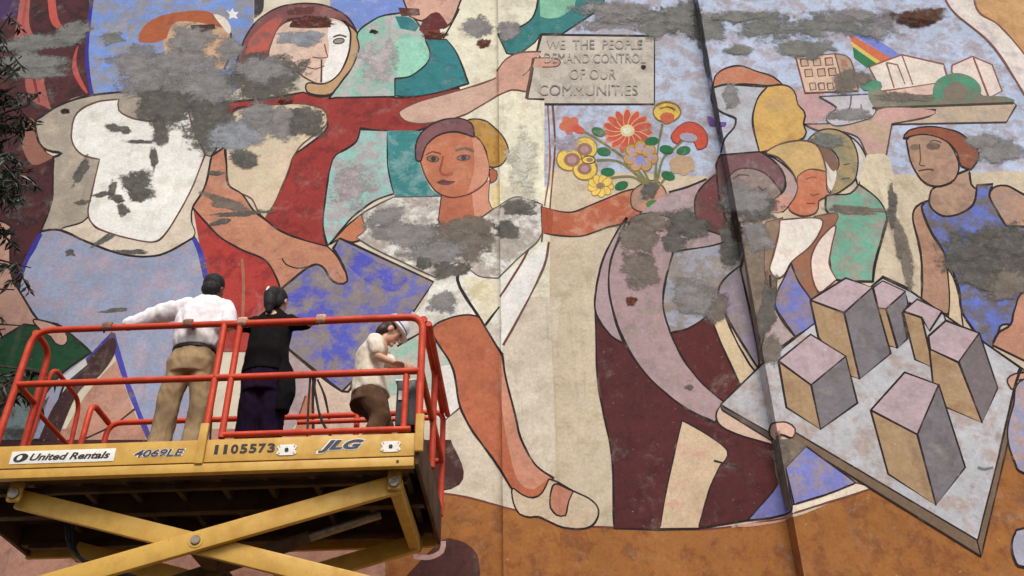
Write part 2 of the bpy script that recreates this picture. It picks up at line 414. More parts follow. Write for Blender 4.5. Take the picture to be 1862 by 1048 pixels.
m.F((206, 170, 132), '300,60 318,42 352,38 396,45 420,62 416,98 405,128* 380,122 350,110 310,112 298,85', (160, 130, 110), .35)
m.F((178, 88, 38), '252,75 262,48 290,30 330,22 372,20 402,34 418,58* 395,48 350,40 316,42 303,70* 280,78', (150, 70, 30), .3)
m.F((230, 220, 204), '388,26 408,32 420,50 416,62 402,46*')
m.F((70, 40, 34), '346,46* 390,44* 392,52* 366,60* 348,54*').L((96, 66, 52), 4, '318,96 330,90 344,88')
m.F((232, 232, 236), '411,18* 418,22* 423,15* 426,22* 434,22* 429,28* 433,35* 424,32* 416,35* 418,27*', w=.05)
m.F((60, 55, 60), '462,-10* 480,-10* 478,20 462,34*')
m.L(DK, 3, '420,60 418,100 408,126')
m.done()
m = Motif('painted_hooded_woman', 'painted woman in a red dress holding out the sign')
m.F((128, 74, 78), '428,140* 434,100 452,58 480,28 520,10 580,8 628,28 650,60* 600,40 540,34 512,48 496,85 492,110*', (150, 84, 76), .35, 3)
m.F((186, 84, 66), '446,98* 456,70 480,45 500,32* 515,34* 500,60 492,95*', (140, 90, 90), .4)
m.F((222, 190, 168), '490,110 496,72 514,44 556,32 612,34 640,58 638,96 624,128 606,146 582,153 556,142 530,125', (196, 172, 156), .35, 2.5, (90, 60, 50))
m.F((238, 236, 230), '604,38 634,50 640,74 630,112 610,140 586,152* 588,124 598,94 596,60', (205, 205, 200), .3)
m.F((194, 154, 104), '556,156* 562,151 592,152 616,135 633,100 637,58 622,36* 648,58 653,86 641,122 620,152 600,172 574,173 558,167', (178, 138, 92), .2, 3)
m.F((84, 34, 30), '526,50* 532,38 560,32* 598,32* 602,50* 560,52*', (120, 60, 46), .3)
m.F((100, 48, 44), '518,14* 572,12* 570,26* 524,28*', (150, 110, 96), .4)
m.L((150, 76, 60), 2.5, '590,80 594,98 596,104 580,106 568,104').L((120, 70, 60), 2.5, '558,122 574,126 590,120').L((80, 56, 50), 2.5, '585,108 584,150')
m.L((90, 66, 58), 3, '606,68 618,64 630,68').E((150, 140, 132), 616, 75, 10, 5, -8, o=2)
m.F((160, 42, 34), '405,186* 480,180 552,168* 580,176 650,172 735,178 800,166* 835,160* 835,205 800,222* 770,234 740,242 690,238 655,233* 650,256 620,276 609,286* 598,320 591,370 588,420 596,452* 560,445 530,436 490,412 478,397* 500,365 525,312 530,285* 590,240 592,215 575,197 540,190* 450,195 425,202 413,240* 404,235', (132, 30, 30), .4, 3.5)
m.F((184, 48, 38), '350,372* 362,392 388,422 440,452 480,470 502,492 514,524* 520,640* 380,640* 374,500 362,440', (150, 34, 32), .4)
m.L((170, 104, 76), 6, '440,470 443,520 441,580')
m.F((216, 194, 164), '409,225* 428,202 470,193 545,189 588,200 594,225 572,245 547,265 532,287* 520,322 501,366 482,397* 470,386 458,362 440,353 420,343 413,320 411,270', (204, 194, 156), .4, 2.5, BR)
m.F((212, 172, 152), '735,197 770,182 830,166 885,149 905,140* 905,174* 870,195 840,211 800,221 760,225 735,219 725,206', (198, 158, 138), .3, 3, BR)
m.F((202, 136, 100), '384,284* 408,268* 412,300 415,336 440,353 460,382 480,398* 510,420 550,436 595,448* 613,466 625,490 633,506 626,516 612,516 598,503 586,485* 575,481 563,485* 540,505 510,527* 500,500 480,472 440,455 400,431 375,406 350,378* 365,345 375,316', (184, 118, 92), .4, 3.5)
m.L(DK, 3, '513,470 520,481 540,488 562,485').L((150, 100, 74), 2, '612,495 618,502 622,508')
m.done()
m = Motif('painted_teal_figure', 'painted teal figure behind the woman in red')
m.F((134, 200, 180), '598,180* 620,150 641,121 653,86 650,60 680,36 710,26 745,28 772,62 782,100 770,126 745,139 720,143* 718,176* 610,178*', (190, 184, 184), .56, 3)
m.F((150, 218, 190), '700,95 722,75 760,68 780,95 772,122 748,137 722,138', (120, 196, 168), .3)
m.F((24, 128, 134), '718,143* 746,139 776,116 782,96 772,70* 812,72* 832,100 852,152* 800,168 750,176 718,174*', (18, 108, 116), .3, 3)
m.F((20, 122, 130), '718,30* 745,32 762,48* 755,58* 728,52*')
m.F((146, 204, 194), '655,236* 705,238* 705,300 716,352* 680,366 640,396 602,440 596,447* 588,410 592,360 605,290 630,272 648,258', (176, 164, 168), .52, 3)
m.F((36, 136, 138), '704,238* 768,240 760,262 764,302 786,346 812,358* 718,358* 708,310', (110, 164, 164), .45)
m.F((214, 166, 144), '722,-30* 850,-30* 832,16 820,42 806,52* 792,24 768,38 745,30*', (190, 140, 120), .3, 3)
m.F((100, 28, 32), '762,56* 768,40 792,22 804,30 816,48* 798,54*', w=.2).F((84, 36, 30), '724,14* 762,16* 764,28* 730,30*').F((120, 52, 40), '764,56* 800,54* 802,66* 776,70*')
m.L(DK, 3, '835,16 822,42 806,70')
m.F((28, 128, 128), '905,62* 922,98* 945,97 972,78* 984,62* 1022,62* 1098,12* 1100,-60* 985,-60* 975,16 955,44', (22, 108, 110), .3, 3)
m.F((118, 190, 156), '980,-60* 1060,-60* 1044,14* 1020,30 998,34 982,30*', (140, 200, 170), .4)
m.L(BR, 4, '1005,190 1009,260 1006,312').L(BR, 3, '1006,310 1000,380').L((150, 92, 66), 3, '996,190 1000,300 990,375')
m.done()
m = Motif('painted_man_in_white', 'painted man in a white shirt and blue trousers')
m.F((184, 108, 72), '214,182 232,164* 262,172 300,212* 262,220 230,212 215,197', w=.2, o=3)
m.F((166, 156, 140), '64,224 76,212 112,190 160,175 216,168* 300,170* 405,196* 397,260 384,285* 372,342 350,377 348,402 353,432* 300,461 260,467 215,461 160,441 110,419 74,421* 93,370 96,330 97,286* 112,279 86,273 71,259', (186, 172, 150), .4, 4)
m.F((220, 206, 184), '172,380* 150,404 112,418 160,440 215,460 260,466 300,460 352,431 348,402 350,377 371,342 384,285* 372,282* 345,350 318,400 296,432 276,441 240,435 190,421 168,408', (206, 190, 166), .35, 2.5, DK)
m.F((238, 237, 230), '130,240 140,206 175,186 216,181* 216,201 240,215 280,221 310,216 342,200* 352,236 373,280* 350,340 320,396 296,430 276,440 240,435 190,421 167,406 160,385 168,346 181,290* 150,282 133,263', (222, 220, 206), .3, 3, (104, 70, 56))
m.L(DK, 3, '384,285 396,276')
m.F((148, 160, 190), '74,421* 110,419 160,441 215,461 260,467 300,461 353,432* 364,452 374,492 384,540 392,620 380,830* 285,830* 242,722 216,650 207,608* 180,632 150,662 118,696 88,800* 30,800* 54,600 34,545 44,490', (168, 156, 176), .42, 4)
m.L((52, 46, 158), 9, '74,425 52,466 36,500').L((60, 56, 170), 10, '353,434 365,462 374,506').L((70, 66, 172), 9, '206,606 216,650 238,715 285,830')
m.L((60, 60, 150), 8, '206,606 180,634 150,664 116,700')
m.F((66, 38, 38), '205,614 210,640 182,682 142,714 104,800* 70,800* 96,742 132,690 172,642', (52, 30, 32), .3)
m.F((194, 142, 118), '212,655* 226,700 242,745* 268,800* 108,800* 150,728 184,684', (178, 124, 104), .35).L(DK, 3, '150,800 205,774 245,744')
m.done()
m = Motif('painted_green_book', 'painted hand resting on a dark green book')
m.F((194, 148, 128), '-120,390* 10,405 18,450 21,500 45,545 72,584 104,590 128,612 122,640* 60,640 -120,600*', (176, 128, 110), .3, 4)
m.F((16, 76, 42), '-40,640* 44,590* 90,596 120,602 166,641* 108,684 62,746* -40,690*', (14, 58, 34), .35, 4)
m.F((202, 156, 136), '60,582 95,588 118,604 123,620 114,629 100,624 92,612 80,606', w=.2, o=3)
m.F((206, 206, 204), '110,688* 155,652* 159,663* 122,694*').L((60, 70, 70), 3, '118,700 160,668')
m.F((120, 140, 140), '20,700* 60,748* 90,720* 60,800* 0,800*', (60, 60, 56), .5)
m.done()
m = Motif('painted_blue_folder', 'painted blue folder mottled with brown')
m.F((104, 108, 186), '510,527* 563,485 586,485 600,506 615,516 631,512 625,486 606,452* 618,433* 788,513* 722,612* 622,712* 525,636* 500,560*', (142, 130, 124), .60, 4.5)
m.F((78, 84, 196), '640,450* 690,478 740,500 720,530 680,520 650,500 630,480*', (130, 122, 130), .45)
m.F((86, 90, 200), '520,540 560,520 600,530 590,560 640,570 600,600 540,590*', (140, 130, 124), .5)
m.F((84, 90, 196), '590,600 640,580 690,600 700,640 650,660 620,700 590,670', (140, 130, 124), .5)
m.F((178, 156, 158), '524,636* 576,676* 560,722 540,768* 515,800*', (160, 140, 140), .3)
m.F((186, 116, 86), '556,722* 578,678* 572,800* 530,800*', w=.3)
m.F((208, 184, 162), '574,676* 622,714* 642,700* 706,800* 566,800*', (190, 164, 144), .35)
m.L(DK, 6, '572,686 569,730 570,790').L(DK, 4.5, '577,690 590,720 600,770').L(BR, 3, '556,720 540,765').L(DK, 4.5, '525,636 622,712 643,690')
m.done()
m = Motif('painted_girl', 'painted girl in a white dress stretching out one arm')
m.F((230, 228, 218), '775,548* 788,515 830,488* 906,500* 990,465* 975,512 942,566 914,628* 912,646* 885,600 872,578 855,573 820,578 785,600 750,640* 722,612*', (196, 190, 176), .4)
m.F((236, 234, 228), '912,556* 950,480 992,440* 990,480 960,546 914,628*', w=.15)
m.F((226, 218, 190), '838,500* 905,512* 908,556* 882,592*', (206, 196, 150), .3)
m.L(DK, 5.5, '832,496 836,522 870,576 905,634 914,646').L(BR, 4, '972,432 946,482 909,540').L(BR, 4, '998,440 990,482 960,546 915,628').L(DK, 3.5, '882,592 908,558').L(BR, 3, '990,382 985,440')
m.F((194, 188, 176), '722,612* 750,566* 800,605 830,640 800,700 700,720* 660,676*', (150, 196, 176), .45)
m.L(DK, 4, '722,630 765,605 775,598')
m.F((226, 222, 216), '798,668* 830,660* 838,742* 812,766* 790,760*', w=.2).L(BR, 3, '810,764 838,740')
m.F((190, 102, 60), '785,601 820,578 855,573 872,578* 914,648* 920,690 936,752 948,800 974,846 1006,869* 1000,890 985,901 960,906 938,900 930,888 900,840 858,782 836,738 828,690 818,658', (172, 88, 54), .35, 4)
m.F((206, 138, 108), '908,640* 920,690 936,752 948,800 974,846 1000,868* 968,890 940,870 922,800 910,720', (194, 124, 96), .3)
m.L(DK, 4, '914,648 920,690 936,752 948,800 974,846 1008,870')
m.F((206, 186, 156), '931,888 950,900 970,906 986,896 998,872* 1012,876 1042,893 1070,906 1086,921 1088,936 1078,955 1055,962 1020,958 980,940 965,941 945,935 934,915', (192, 168, 136), .3, 3.5)
m.F((196, 128, 98), '1010,880 1042,894* 1034,912 1028,938 1012,937* 1001,924 1001,900', w=.25, o=3)
m.F((196, 118, 76), '600,444* 630,412 662,386* 664,402 672,414 668,432* 640,441 619,433*', (200, 150, 70), .3, 3)
m.F((228, 226, 220), '658,392 680,376 715,359* 806,357* 806,376 797,400 805,412 830,419 860,405 896,381* 908,374* 940,358 986,372* 986,424* 975,442 942,470 906,506* 870,502 832,478 792,505* 730,476 680,452 648,432* 666,416', (168, 158, 146), .58, 2.5, (96, 82, 74))
m.F((184, 92, 54), '984,376* 1005,382 1040,386 1080,371 1130,350 1152,344* 1162,394 1100,415 1060,429 1020,429 986,423*', (198, 132, 100), .42, 3, (60, 44, 36)).F((176, 80, 40), '985,377* 1006,382* 1004,426* 986,423*')
m.F((196, 138, 114), '1148,352 1165,336 1190,328 1206,340 1214,362 1208,380 1188,386 1168,386 1150,378', (150, 132, 112), .4, 2.5, (70, 50, 42))
m.F((230, 210, 150), '893,340* 915,330* 908,374* 893,380*', w=.2)
m.F((194, 144, 44), '848,220 880,219 905,238 919,256 925,277 916,296 906,303* 887,303 884,275 870,252* 856,244', (172, 122, 36), .35, 3)
m.F((190, 106, 70), '803,352* 830,358 862,350 890,328* 888,365 896,381* 860,406 830,420 806,412 797,400*', (176, 92, 60), .3, 2.5, (70, 50, 44)).F((210, 142, 112), '858,350* 890,328* 888,365 895,380* 864,402*')
m.F((196, 112, 72), '764,284 772,260 796,244 850,241 872,256 884,280 889,305 884,330 862,349 830,359 806,356 786,341 770,312', (206, 128, 88), .35, 2.5, (84, 52, 42))
m.F((212, 144, 112), '858,246* 874,258 884,282 889,305 883,330 850,352* 862,310 862,280', w=.2)
m.F((130, 84, 88), '757,292 756,264 768,240 794,222 832,215 858,226 862,250* 830,240 798,246 776,264 766,292*', (112, 70, 76), .3, 3)
m.F((182, 98, 62), '890,308 903,311 903,326 892,334*', o=2)
m.L((104, 66, 50), 3.5, '775,282 786,276 802,280').L((124, 96, 84), 5, '828,274 846,270 862,276')
m.E((126, 106, 84), 787, 289, 11, 5.5, 4, o=2, oc=(90, 60, 48)).E((140, 110, 96), 843, 287, 12, 5, -4, o=2, oc=(100, 80, 76)).E((62, 52, 46), 788, 289, 4.5, 4.5).E((76, 66, 64), 843, 287, 4.5, 4.5)
m.L((150, 76, 50), 3, '806,284 802,300 800,312 810,318 822,314').L((170, 84, 56), 5, '801,316 812,319 823,315')
m.F((116, 66, 62), '794,332 806,326 814,329 828,330 818,336 806,337').L((90, 48, 48), 2, '794,332 812,331 828,331')
m.done()
m = Motif('painted_sign', 'painted protest sign with faded lettering')
m.F((198, 190, 176), '984,62* 1190,66* 1190,190* 990,189* 990,180* 958,180*', (178, 168, 156), .4)
m.L(DK, 5, '984,63* 1190,66* 1190,190* 990,190*').L(DK, 4.5, '984,63 970,120 958,180*').L(DK, 4, '958,180* 990,181*')
m.F((208, 156, 134), '903,132 920,108 945,96 985,94* 978,102 970,106* 1010,107 1019,113 1012,121 986,122* 968,123* 962,152 958,166* 930,164 903,175*', (194, 146, 126), .3)
m.L(BR, 3, '903,130 920,108 945,96 984,94').L(BR, 2.5, '970,106 1010,106 1019,113 1012,121 986,122').L(BR, 3, '903,175 930,164 956,167').L((96, 62, 50), 4.5, '970,106 962,150 957,180').L(BR, 2.5, '950,138 962,128 967,118')
m.done()
m = Motif('painted_bouquet', 'painted bouquet of red and yellow flowers')
ST = (124, 124, 74); GN = (18, 112, 62); YE = (228, 194, 52)
for p in ('1188,345 1150,300 1100,262 1060,238', '1188,345 1160,290 1145,262', '1190,345 1195,280 1205,225', '1192,345 1205,290 1228,268 1245,252', '1186,345 1130,296 1085,292', '1186,345 1150,322 1110,324', '1194,345 1215,318 1235,306'): m.L(ST, 4.5, p)
def petals(m, cx, cy, n, r0, r1, w, col, ph=0, ry=1.0, o=0, oc=DK):
    for i in range(n):
        a = ph + 2*math.pi*i/n; q = (r0+r1)/2
        m.E(col, cx + q*math.cos(a), cy + q*math.sin(a)*ry, (r1-r0)/2, w, math.degrees(math.atan2(math.sin(a)*ry, math.cos(a))), o=o, oc=oc)
petals(m, 1141, 238, 15, 10, 46, 7.5, (204, 78, 48), .1, .78, 1.6, (226, 170, 130)); m.E((224, 206, 140), 1141, 238, 13, 11).E((226, 226, 210), 1140, 238, 7, 6)
petals(m, 1036, 228, 5, 2, 20, 8, (206, 104, 66), .4, .8); m.E((206, 76, 48), 1052, 236, 12, 7, 20)
m.F(YE, '1188,206 1192,192 1212,185 1232,192 1238,206 1228,218 1212,222 1196,218', (200, 160, 40), .3, 2.5, (150, 110, 50)).F((204, 96, 56), '1200,212 1212,204 1226,210 1222,222 1210,226').L((140, 100, 40), 2, '1200,198 1214,194 1228,200')
m.F((208, 74, 44), '1220,250 1232,232 1252,222 1272,228 1286,246 1284,266 1268,272 1262,258 1242,250 1232,262', (190, 60, 40), .3, 2, (150, 50, 36)).E((160, 160, 180), 1252, 250, 16, 8, 8)
for cx, cy, r in ((1063, 270, 23), (1035, 290, 23), (1064, 308, 22)): m.E(YE, cx, cy, r, r*.9, o=2.5, oc=(150, 120, 60))
for cx, cy, r in ((1063, 272, 14), (1040, 291, 15), (1063, 307, 13)): m.E((156, 110, 90), cx, cy, r, r*.85).E((178, 140, 146), cx, cy, r*.55, r*.45)
m.E(YE, 1070, 291, 12, 7, o=2).E((150, 120, 100), 1072, 291, 6, 4)
petals(m, 1165, 284, 7, 6, 32, 11, (198, 160, 62), .2, .85, 2, (176, 110, 60)); petals(m, 1165, 284, 7, 12, 26, 6, (180, 152, 176), .2, .85); m.E((140, 146, 206), 1164, 291, 9, 8)
petals(m, 1092, 338, 9, 4, 24, 7, (234, 200, 66), .1, .8, 1.5, (190, 140, 50)); m.E((150, 122, 90), 1092, 338, 8, 6)
petals(m, 1240, 300, 6, 2, 24, 10, (188, 156, 120), .3, .7)
for cx, cy, a in ((1088, 240, 20), (1098, 276, 10), (1105, 313, 0), (1130, 338, -20), (1185, 257, -10), (1212, 272, 10), (1243, 274, -10), (1215, 320, 20)): m.E(GN, cx, cy, 13, 8, a, (30, 90, 54), .3)
m.E((60, 130, 60), 1188, 372, 14, 8)
m.done()
m = Motif('painted_bent_worker', 'painted worker in mauve bending over the model board')
m.F((176, 150, 156), '1212,352* 1275,331 1300,312* 1345,300* 1360,470* 1290,470* 1225,470* 1150,400*', (150, 134, 128), .4).L(DK, 3.5, '1216,350 1250,340 1285,326')
m.F((88, 34, 36), '1083,562* 1092,590 1132,622 1160,662 1205,708 1250,742 1300,768 1320,735* 1345,697* 1385,780* 1402,806* 1460,800* 1428,862 1404,896 1360,946* 1270,961* 1200,963* 1116,961* 1113,832 1097,750 1086,680', (74, 28, 30), .35, 4)
m.F((92, 34, 34), '1218,604* 1252,594 1290,568* 1310,622 1346,696* 1320,735* 1275,696 1240,650', w=.25, o=4)
m.F((210, 184, 148), '1240,765* 1262,776 1300,800 1323,820 1320,836 1310,846* 1290,890 1270,961* 1200,962* 1214,880', (212, 160, 140), .3, 3).L(DK, 4.5, '1298,838 1320,844 1342,850')
m.F((172, 148, 152), '1140,396 1102,458 1085,520 1082,562 1092,586 1112,612 1134,624* 1118,580 1107,520 1113,466', w=.25, o=4)
m.F((176, 146, 150), '1164,390 1136,420 1113,466 1107,510 1113,556 1131,610 1160,662 1200,706 1250,744 1300,768* 1312,748 1321,735* 1276,696 1241,651 1218,602 1206,546 1212,500 1224,458 1222,400', (158, 140, 132), .4, 3.5)
m.F((160, 164, 180), '1224,458* 1290,448 1350,436 1345,490 1312,530 1290,570 1252,597 1219,605* 1206,560 1211,510', (146, 134, 122), .55, 3.5)
m.F((216, 192, 152), '1290,570* 1307,538* 1330,602 1364,664 1382,682* 1392,700* 1345,698* 1310,622', w=.25, o=3.5)
m.F((152, 136, 160), '1306,536 1315,510 1345,484* 1362,560 1378,640 1380,672* 1342,612 1320,572', (140, 130, 130), .45, 3.5)
m.F((134, 116, 100), '1345,420* 1412,400* 1412,470 1392,520 1402,600 1390,668* 1376,620 1362,540', (112, 98, 84), .45)
m.F((118, 60, 64), '1300,318* 1278,338 1264,362 1266,400 1280,416 1300,424* 1345,440* 1345,330*', (104, 66, 60), .4, 3.5)
m.F((180, 154, 148), '1380,278 1410,289 1443,317 1452,340 1443,364 1424,386* 1395,380 1402,366 1426,346 1424,322', w=.3, o=3.5)
m.F((118, 78, 82), '1302,300* 1312,280 1340,273 1378,275 1410,296 1427,322 1424,348 1400,370* 1330,400* 1310,370', (104, 70, 74), .3, 3.5)
m.F((146, 124, 120), '1318,340 1335,312 1360,306 1392,316 1416,342* 1420,352 1402,368 1396,384* 1350,404* 1320,400', (126, 112, 102), .5, 2.5)
m.F((198, 146, 130), '1410,362 1428,352 1440,360 1424,384 1400,384', w=.3).L((80, 56, 56), 2.5, '1378,338 1386,346 1394,342').L((90, 66, 64), 3, '1332,326 1345,318 1362,320')
m.F((216, 184, 160), '1303,750 1310,738* 1360,774 1402,790* 1404,808* 1360,796 1320,781 1304,766', w=.25, o=3)
m.done()
m = Motif('painted_gathering', 'painted group of heads and shoulders around the model')
m.F((196, 118, 80), '1296,160* 1300,140 1316,126 1346,120 1376,130 1406,140 1422,153* 1395,156 1350,153 1320,156', (180, 140, 112), .4, 3)
m.F((178, 184, 192), '1297,160* 1320,154 1360,156 1396,158* 1380,176 1371,200 1369,230 1381,276* 1310,282* 1318,252 1335,232 1338,216 1326,210 1306,200 1293,181', (168, 164, 172), .4, 3.5)
m.F((202, 156, 160), '1440,166* 1490,166 1520,194 1502,215 1486,223 1464,223 1462,206 1450,188', (190, 164, 160), .4)
m.F((210, 166, 76), '1396,158* 1426,155 1444,166 1451,190 1461,201 1464,211* 1461,226 1466,240 1461,251* 1440,261 1400,273 1381,277* 1370,230 1371,200 1380,176', (196, 148, 70), .3, 3)
m.F((186, 160, 132), '1462,226* 1530,224 1582,214* 1600,196 1622,194 1702,194* 1682,214 1622,225* 1611,286* 1580,286 1560,250 1520,238 1490,238', (200, 156, 148), .45, 2.5, (96, 66, 60))
m.F((194, 190, 196), '1490,176* 1586,171* 1584,180 1592,196 1586,213 1546,226 1516,229 1502,218* 1511,205 1521,195', (180, 174, 180), .3, 2.5, (76, 72, 86)).L((76, 72, 86), 2.5, '1548,172 1545,196 1530,210 1508,216').L((76, 72, 86), 2.2, '1566,190 1566,218')
m.F((206, 200, 192), '1536,244 1560,260 1576,290 1573,312 1560,337* 1554,312 1558,282 1550,262', w=.3, o=3)
m.F((170, 148, 98), '1468,258 1490,238 1520,236 1545,250 1558,276 1560,302 1555,326 1546,336* 1522,352 1510,354* 1514,322 1526,300 1520,280 1500,266', (124, 126, 102), .42, 2.5)
m.F((228, 218, 204), '1500,292 1516,298 1521,320 1512,348* 1502,332', w=.2).F((134, 96, 82), '1486,266 1512,274 1525,300 1516,312 1505,300')
m.L((96, 76, 60), 2.5, '1534,300 1545,298').L((96, 76, 60), 2.5, '1530,326 1545,324')
m.F((206, 170, 102), '1392,278 1420,262 1455,256 1482,262 1496,285 1503,314* 1478,308 1455,318 1450,334* 1440,312 1415,286', (186, 160, 96), .35, 3, (96, 70, 60))
m.F((202, 112, 72), '1450,322 1472,308 1502,312* 1504,345 1509,353 1500,359* 1489,365 1488,379 1480,389 1460,393 1440,386 1434,376 1445,360 1451,340', (206, 134, 96), .4, 2.5, (96, 60, 48)).L((130, 70, 50), 2.2, '1465,326 1478,322 1486,324').L((130, 70, 50), 2.2, '1490,352 1478,356 1474,352').L((120, 62, 50), 2.2, '1466,370 1482,370')
m.F((218, 204, 174), '1576,282* 1614,284 1626,340 1620,395* 1600,370 1564,336', (206, 190, 150), .3)
m.F((104, 172, 146), '1502,356* 1520,354 1546,352 1562,336* 1590,356 1606,376 1613,402 1602,440 1591,480 1588,512* 1520,508 1510,482 1508,440 1518,402 1502,382', (150, 146, 134), .5, 3.5)
m.L((30, 24, 26), 5, '1612,402 1602,440 1591,480 1587,512')
m.F((156, 100, 70), '1480,394* 1522,388 1516,412 1491,436 1476,470 1478,510 1490,540* 1465,550 1442,500 1440,475 1470,450 1488,425', (140, 110, 84), .45, 2.5, BR)
m.F((146, 118, 94), '1392,404* 1424,396* 1414,430 1404,470 1400,492 1412,506* 1412,552* 1396,520 1390,480', w=.35, o=2.5, oc=BR)
m.F((232, 226, 214), '1418,400* 1491,398 1489,426 1470,451 1440,476 1426,500 1411,506 1400,490 1405,468 1415,430', (222, 200, 186), .25, 3, BR)
m.F((230, 210, 196), '1519,410 1512,450 1508,481 1521,508* 1505,522 1490,532 1478,510 1475,470 1490,436', (224, 218, 200), .3, 3, BR)
m.F((112, 122, 198), '1426,505 1438,478* 1452,512 1478,552 1482,590* 1446,612* 1411,560 1414,530', (148, 126, 128), .45, 3)
m.F((176, 156, 154), '1384,640 1396,580 1408,558* 1446,612* 1408,640 1386,656*', (150, 134, 116), .4, 3)
m.L(DK, 4, '1400,500 1404,540 1420,580 1446,612')
m.done()
m = Motif('painted_purple_bird', 'small purple painted bird shape')
m.F((112, 74, 164), '1286,212 1296,214 1302,222 1320,222 1318,230 1302,230 1290,228')
m.done()
m = Motif('painted_housing_tray', 'painted tray of pale buildings with a rainbow')
for c, p in (((112, 132, 216), '1536,42* 1566,54 1638,100* 1621,106* 1544,60*'), ((208, 104, 58), '1543,60* 1621,106* 1606,116* 1548,76*'), ((218, 192, 64), '1548,76* 1606,116* 1597,118* 1550,84*'), ((22, 122, 72), '1550,85* 1597,118* 1576,124* 1553,106*')): m.F(c, p, w=.12)
m.F((224, 190, 162), '1447,104* 1518,98* 1536,166* 1464,169*', w=.2, o=3, oc=(130, 76, 60)).F((172, 154, 130), '1518,98* 1546,108 1561,165* 1536,166*', w=.3, o=2.5, oc=(130, 76, 60))
for r, row in enumerate((((1462, 114), (1485, 113), (1507, 112)), ((1470, 133), (1493, 132), (1513, 131)))):
    for (x, y) in row: m.F((206, 170, 146), f'{x-7},{y-6}* {x+6},{y-7}* {x+8},{y+6}* {x-5},{y+7}*', w=.1, o=2.6, oc=(110, 74, 60))
for x in (1478, 1494, 1510): m.F((212, 180, 158), f'{x-6},{152}* {x+4},{151}* {x+6},{163}* {x-4},{164}*', w=.1, o=2.4, oc=(110, 74, 60))
m.F((186, 110, 90), '1526,106* 1540,112* 1542,122* 1530,120*')
m.F((228, 216, 202), '1580,122* 1640,100* 1716,117* 1722,150 1700,154* 1602,166* 1592,145', (214, 200, 190), .3, 3, (140, 84, 70))
m.L((140, 84, 70), 2.8, '1612,114* 1626,160*').L((140, 84, 70), 2.8, '1640,101* 1660,154*').L((140, 84, 70), 2.4, '1632,118* 1646,154*').L((140, 84, 70), 2.4, '1612,114* 1632,118*')
m.F((226, 208, 198), '1731,119* 1768,103* 1804,118* 1822,166* 1795,180* 1736,140', (214, 200, 186), .3, 3, (140, 84, 70)).L((140, 84, 70), 3.4, '1770,105* 1798,178*')
m.F((112, 128, 104), '1578,172 1592,146* 1606,168 1700,172 1830,176 1844,187* 1590,197*', (130, 118, 104), .5)
m.F((66, 144, 110), '1566,150 1580,144 1602,150 1600,164 1570,164', w=.3).F((226, 190, 172), '1608,166* 1700,152* 1702,172* 1625,180*', w=.3, o=2, oc=(140, 84, 70))
m.F((66, 146, 112), '1696,168 1704,146 1735,133 1766,140 1784,160 1772,178 1704,180', (110, 126, 104), .4).F((126, 116, 100), '1716,164 1735,148 1758,158 1756,182 1722,182', w=.4)
m.F((196, 174, 148), '1586,197* 1842,187* 1848,191* 1830,222* 1622,226* 1690,212 1702,200*', (180, 160, 144), .35, 3, (76, 58, 52)).L((70, 56, 50), 4.5, '1586,197* 1842,188*')
m.F((206, 158, 148), '1600,200 1640,196 1692,200 1700,206 1672,214 1620,216 1600,226', w=.35)
m.done()
m = Motif('painted_border', 'pale ring round the painted scene with an ochre corner')
m.F((206, 156, 96), '1772,-60* 1980,-60* 1980,240* 1862,96 1815,45 1778,16', (190, 140, 84), .35)
m.F((230, 220, 210), '1700,-60* 1765,-60* 1776,16 1816,46 1862,98 1940,200* 1940,300* 1862,170 1802,80 1728,14', (206, 196, 196), .35, 3.5, (130, 80, 66))
m.F((234, 218, 192), '1440,918* 1500,900 1556,878* 1592,886* 1530,906 1440,934*', w=.2, o=3, oc=(120, 70, 56)).L((206, 150, 130), 5, '1330,958 1390,952 1430,944 1440,928')
m.done()
m = Motif('painted_man_in_tank_top', 'painted man in a blue tank top')
m.F((180, 140, 114), '1900,372* 1862,354 1830,338 1806,342 1798,360 1812,382 1830,414* 1980,430* 1980,400*', (160, 136, 122), .45, 4)
m.F((182, 138, 110), '1690,365 1666,376 1660,400 1670,440 1676,480 1676,546* 1722,572 1727,545 1724,500 1717,460 1692,420 1676,376', (164, 124, 98), .4, 4)
m.F((218, 194, 158), '1724,490 1742,530 1752,600* 1724,580* 1727,540', w=.2, o=3)
m.F((98, 120, 206), '1690,365* 1695,380 1715,393 1745,389 1770,371 1776,337* 1806,335* 1799,356 1811,381 1830,412* 1980,414* 1980,620* 1838,590 1815,606 1803,640* 1764,592 1748,562 1742,520 1717,460 1692,420 1676,376', (112, 102, 96), .54, 4.5)
m.F((182, 146, 120), '1694,345* 1738,318* 1762,308* 1766,335 1776,344* 1770,371 1745,389 1715,393 1695,380 1689,365', (156, 124, 104), .4, 4)
m.F((178, 140, 114), '1648,256* 1664,243 1696,245 1724,260 1739,285 1744,305 1736,326 1720,336 1700,339 1680,331 1665,312 1655,290', (156, 120, 98), .42, 3)
m.F((146, 80, 50), '1643,252 1652,238 1680,231 1710,232 1744,242 1772,264 1780,286 1766,308* 1748,302 1740,278 1722,258 1692,246 1664,246', (130, 70, 46), .3, 3)
m.E((128, 106, 84), 1664, 268, 9, 6).E((110, 88, 72), 1697, 266, 13, 7).L((96, 66, 52), 2.5, '1672,262 1674,290 1672,300 1682,302').L((84, 58, 48), 3, '1670,311 1688,308 1698,310').L((96, 68, 54), 3, '1690,258 1700,255 1712,260')
m.F((198, 138, 108), '1980,480* 1868,526 1846,560 1838,590 1815,606 1805,628* 1862,656* 1980,690*', (182, 124, 98), .35, 4)
m.done()
m = Motif('painted_model_board', 'painted tilted board carrying six box shaped towers')
m.F((190, 192, 198), '1310,736* 1386,662* 1476,592* 1560,540* 1605,506* 1656,530* 1800,630* 1854,668* 1836,740 1816,830* 1778,986* 1440,786* 1404,792*', (178, 160, 152), .42, 4)
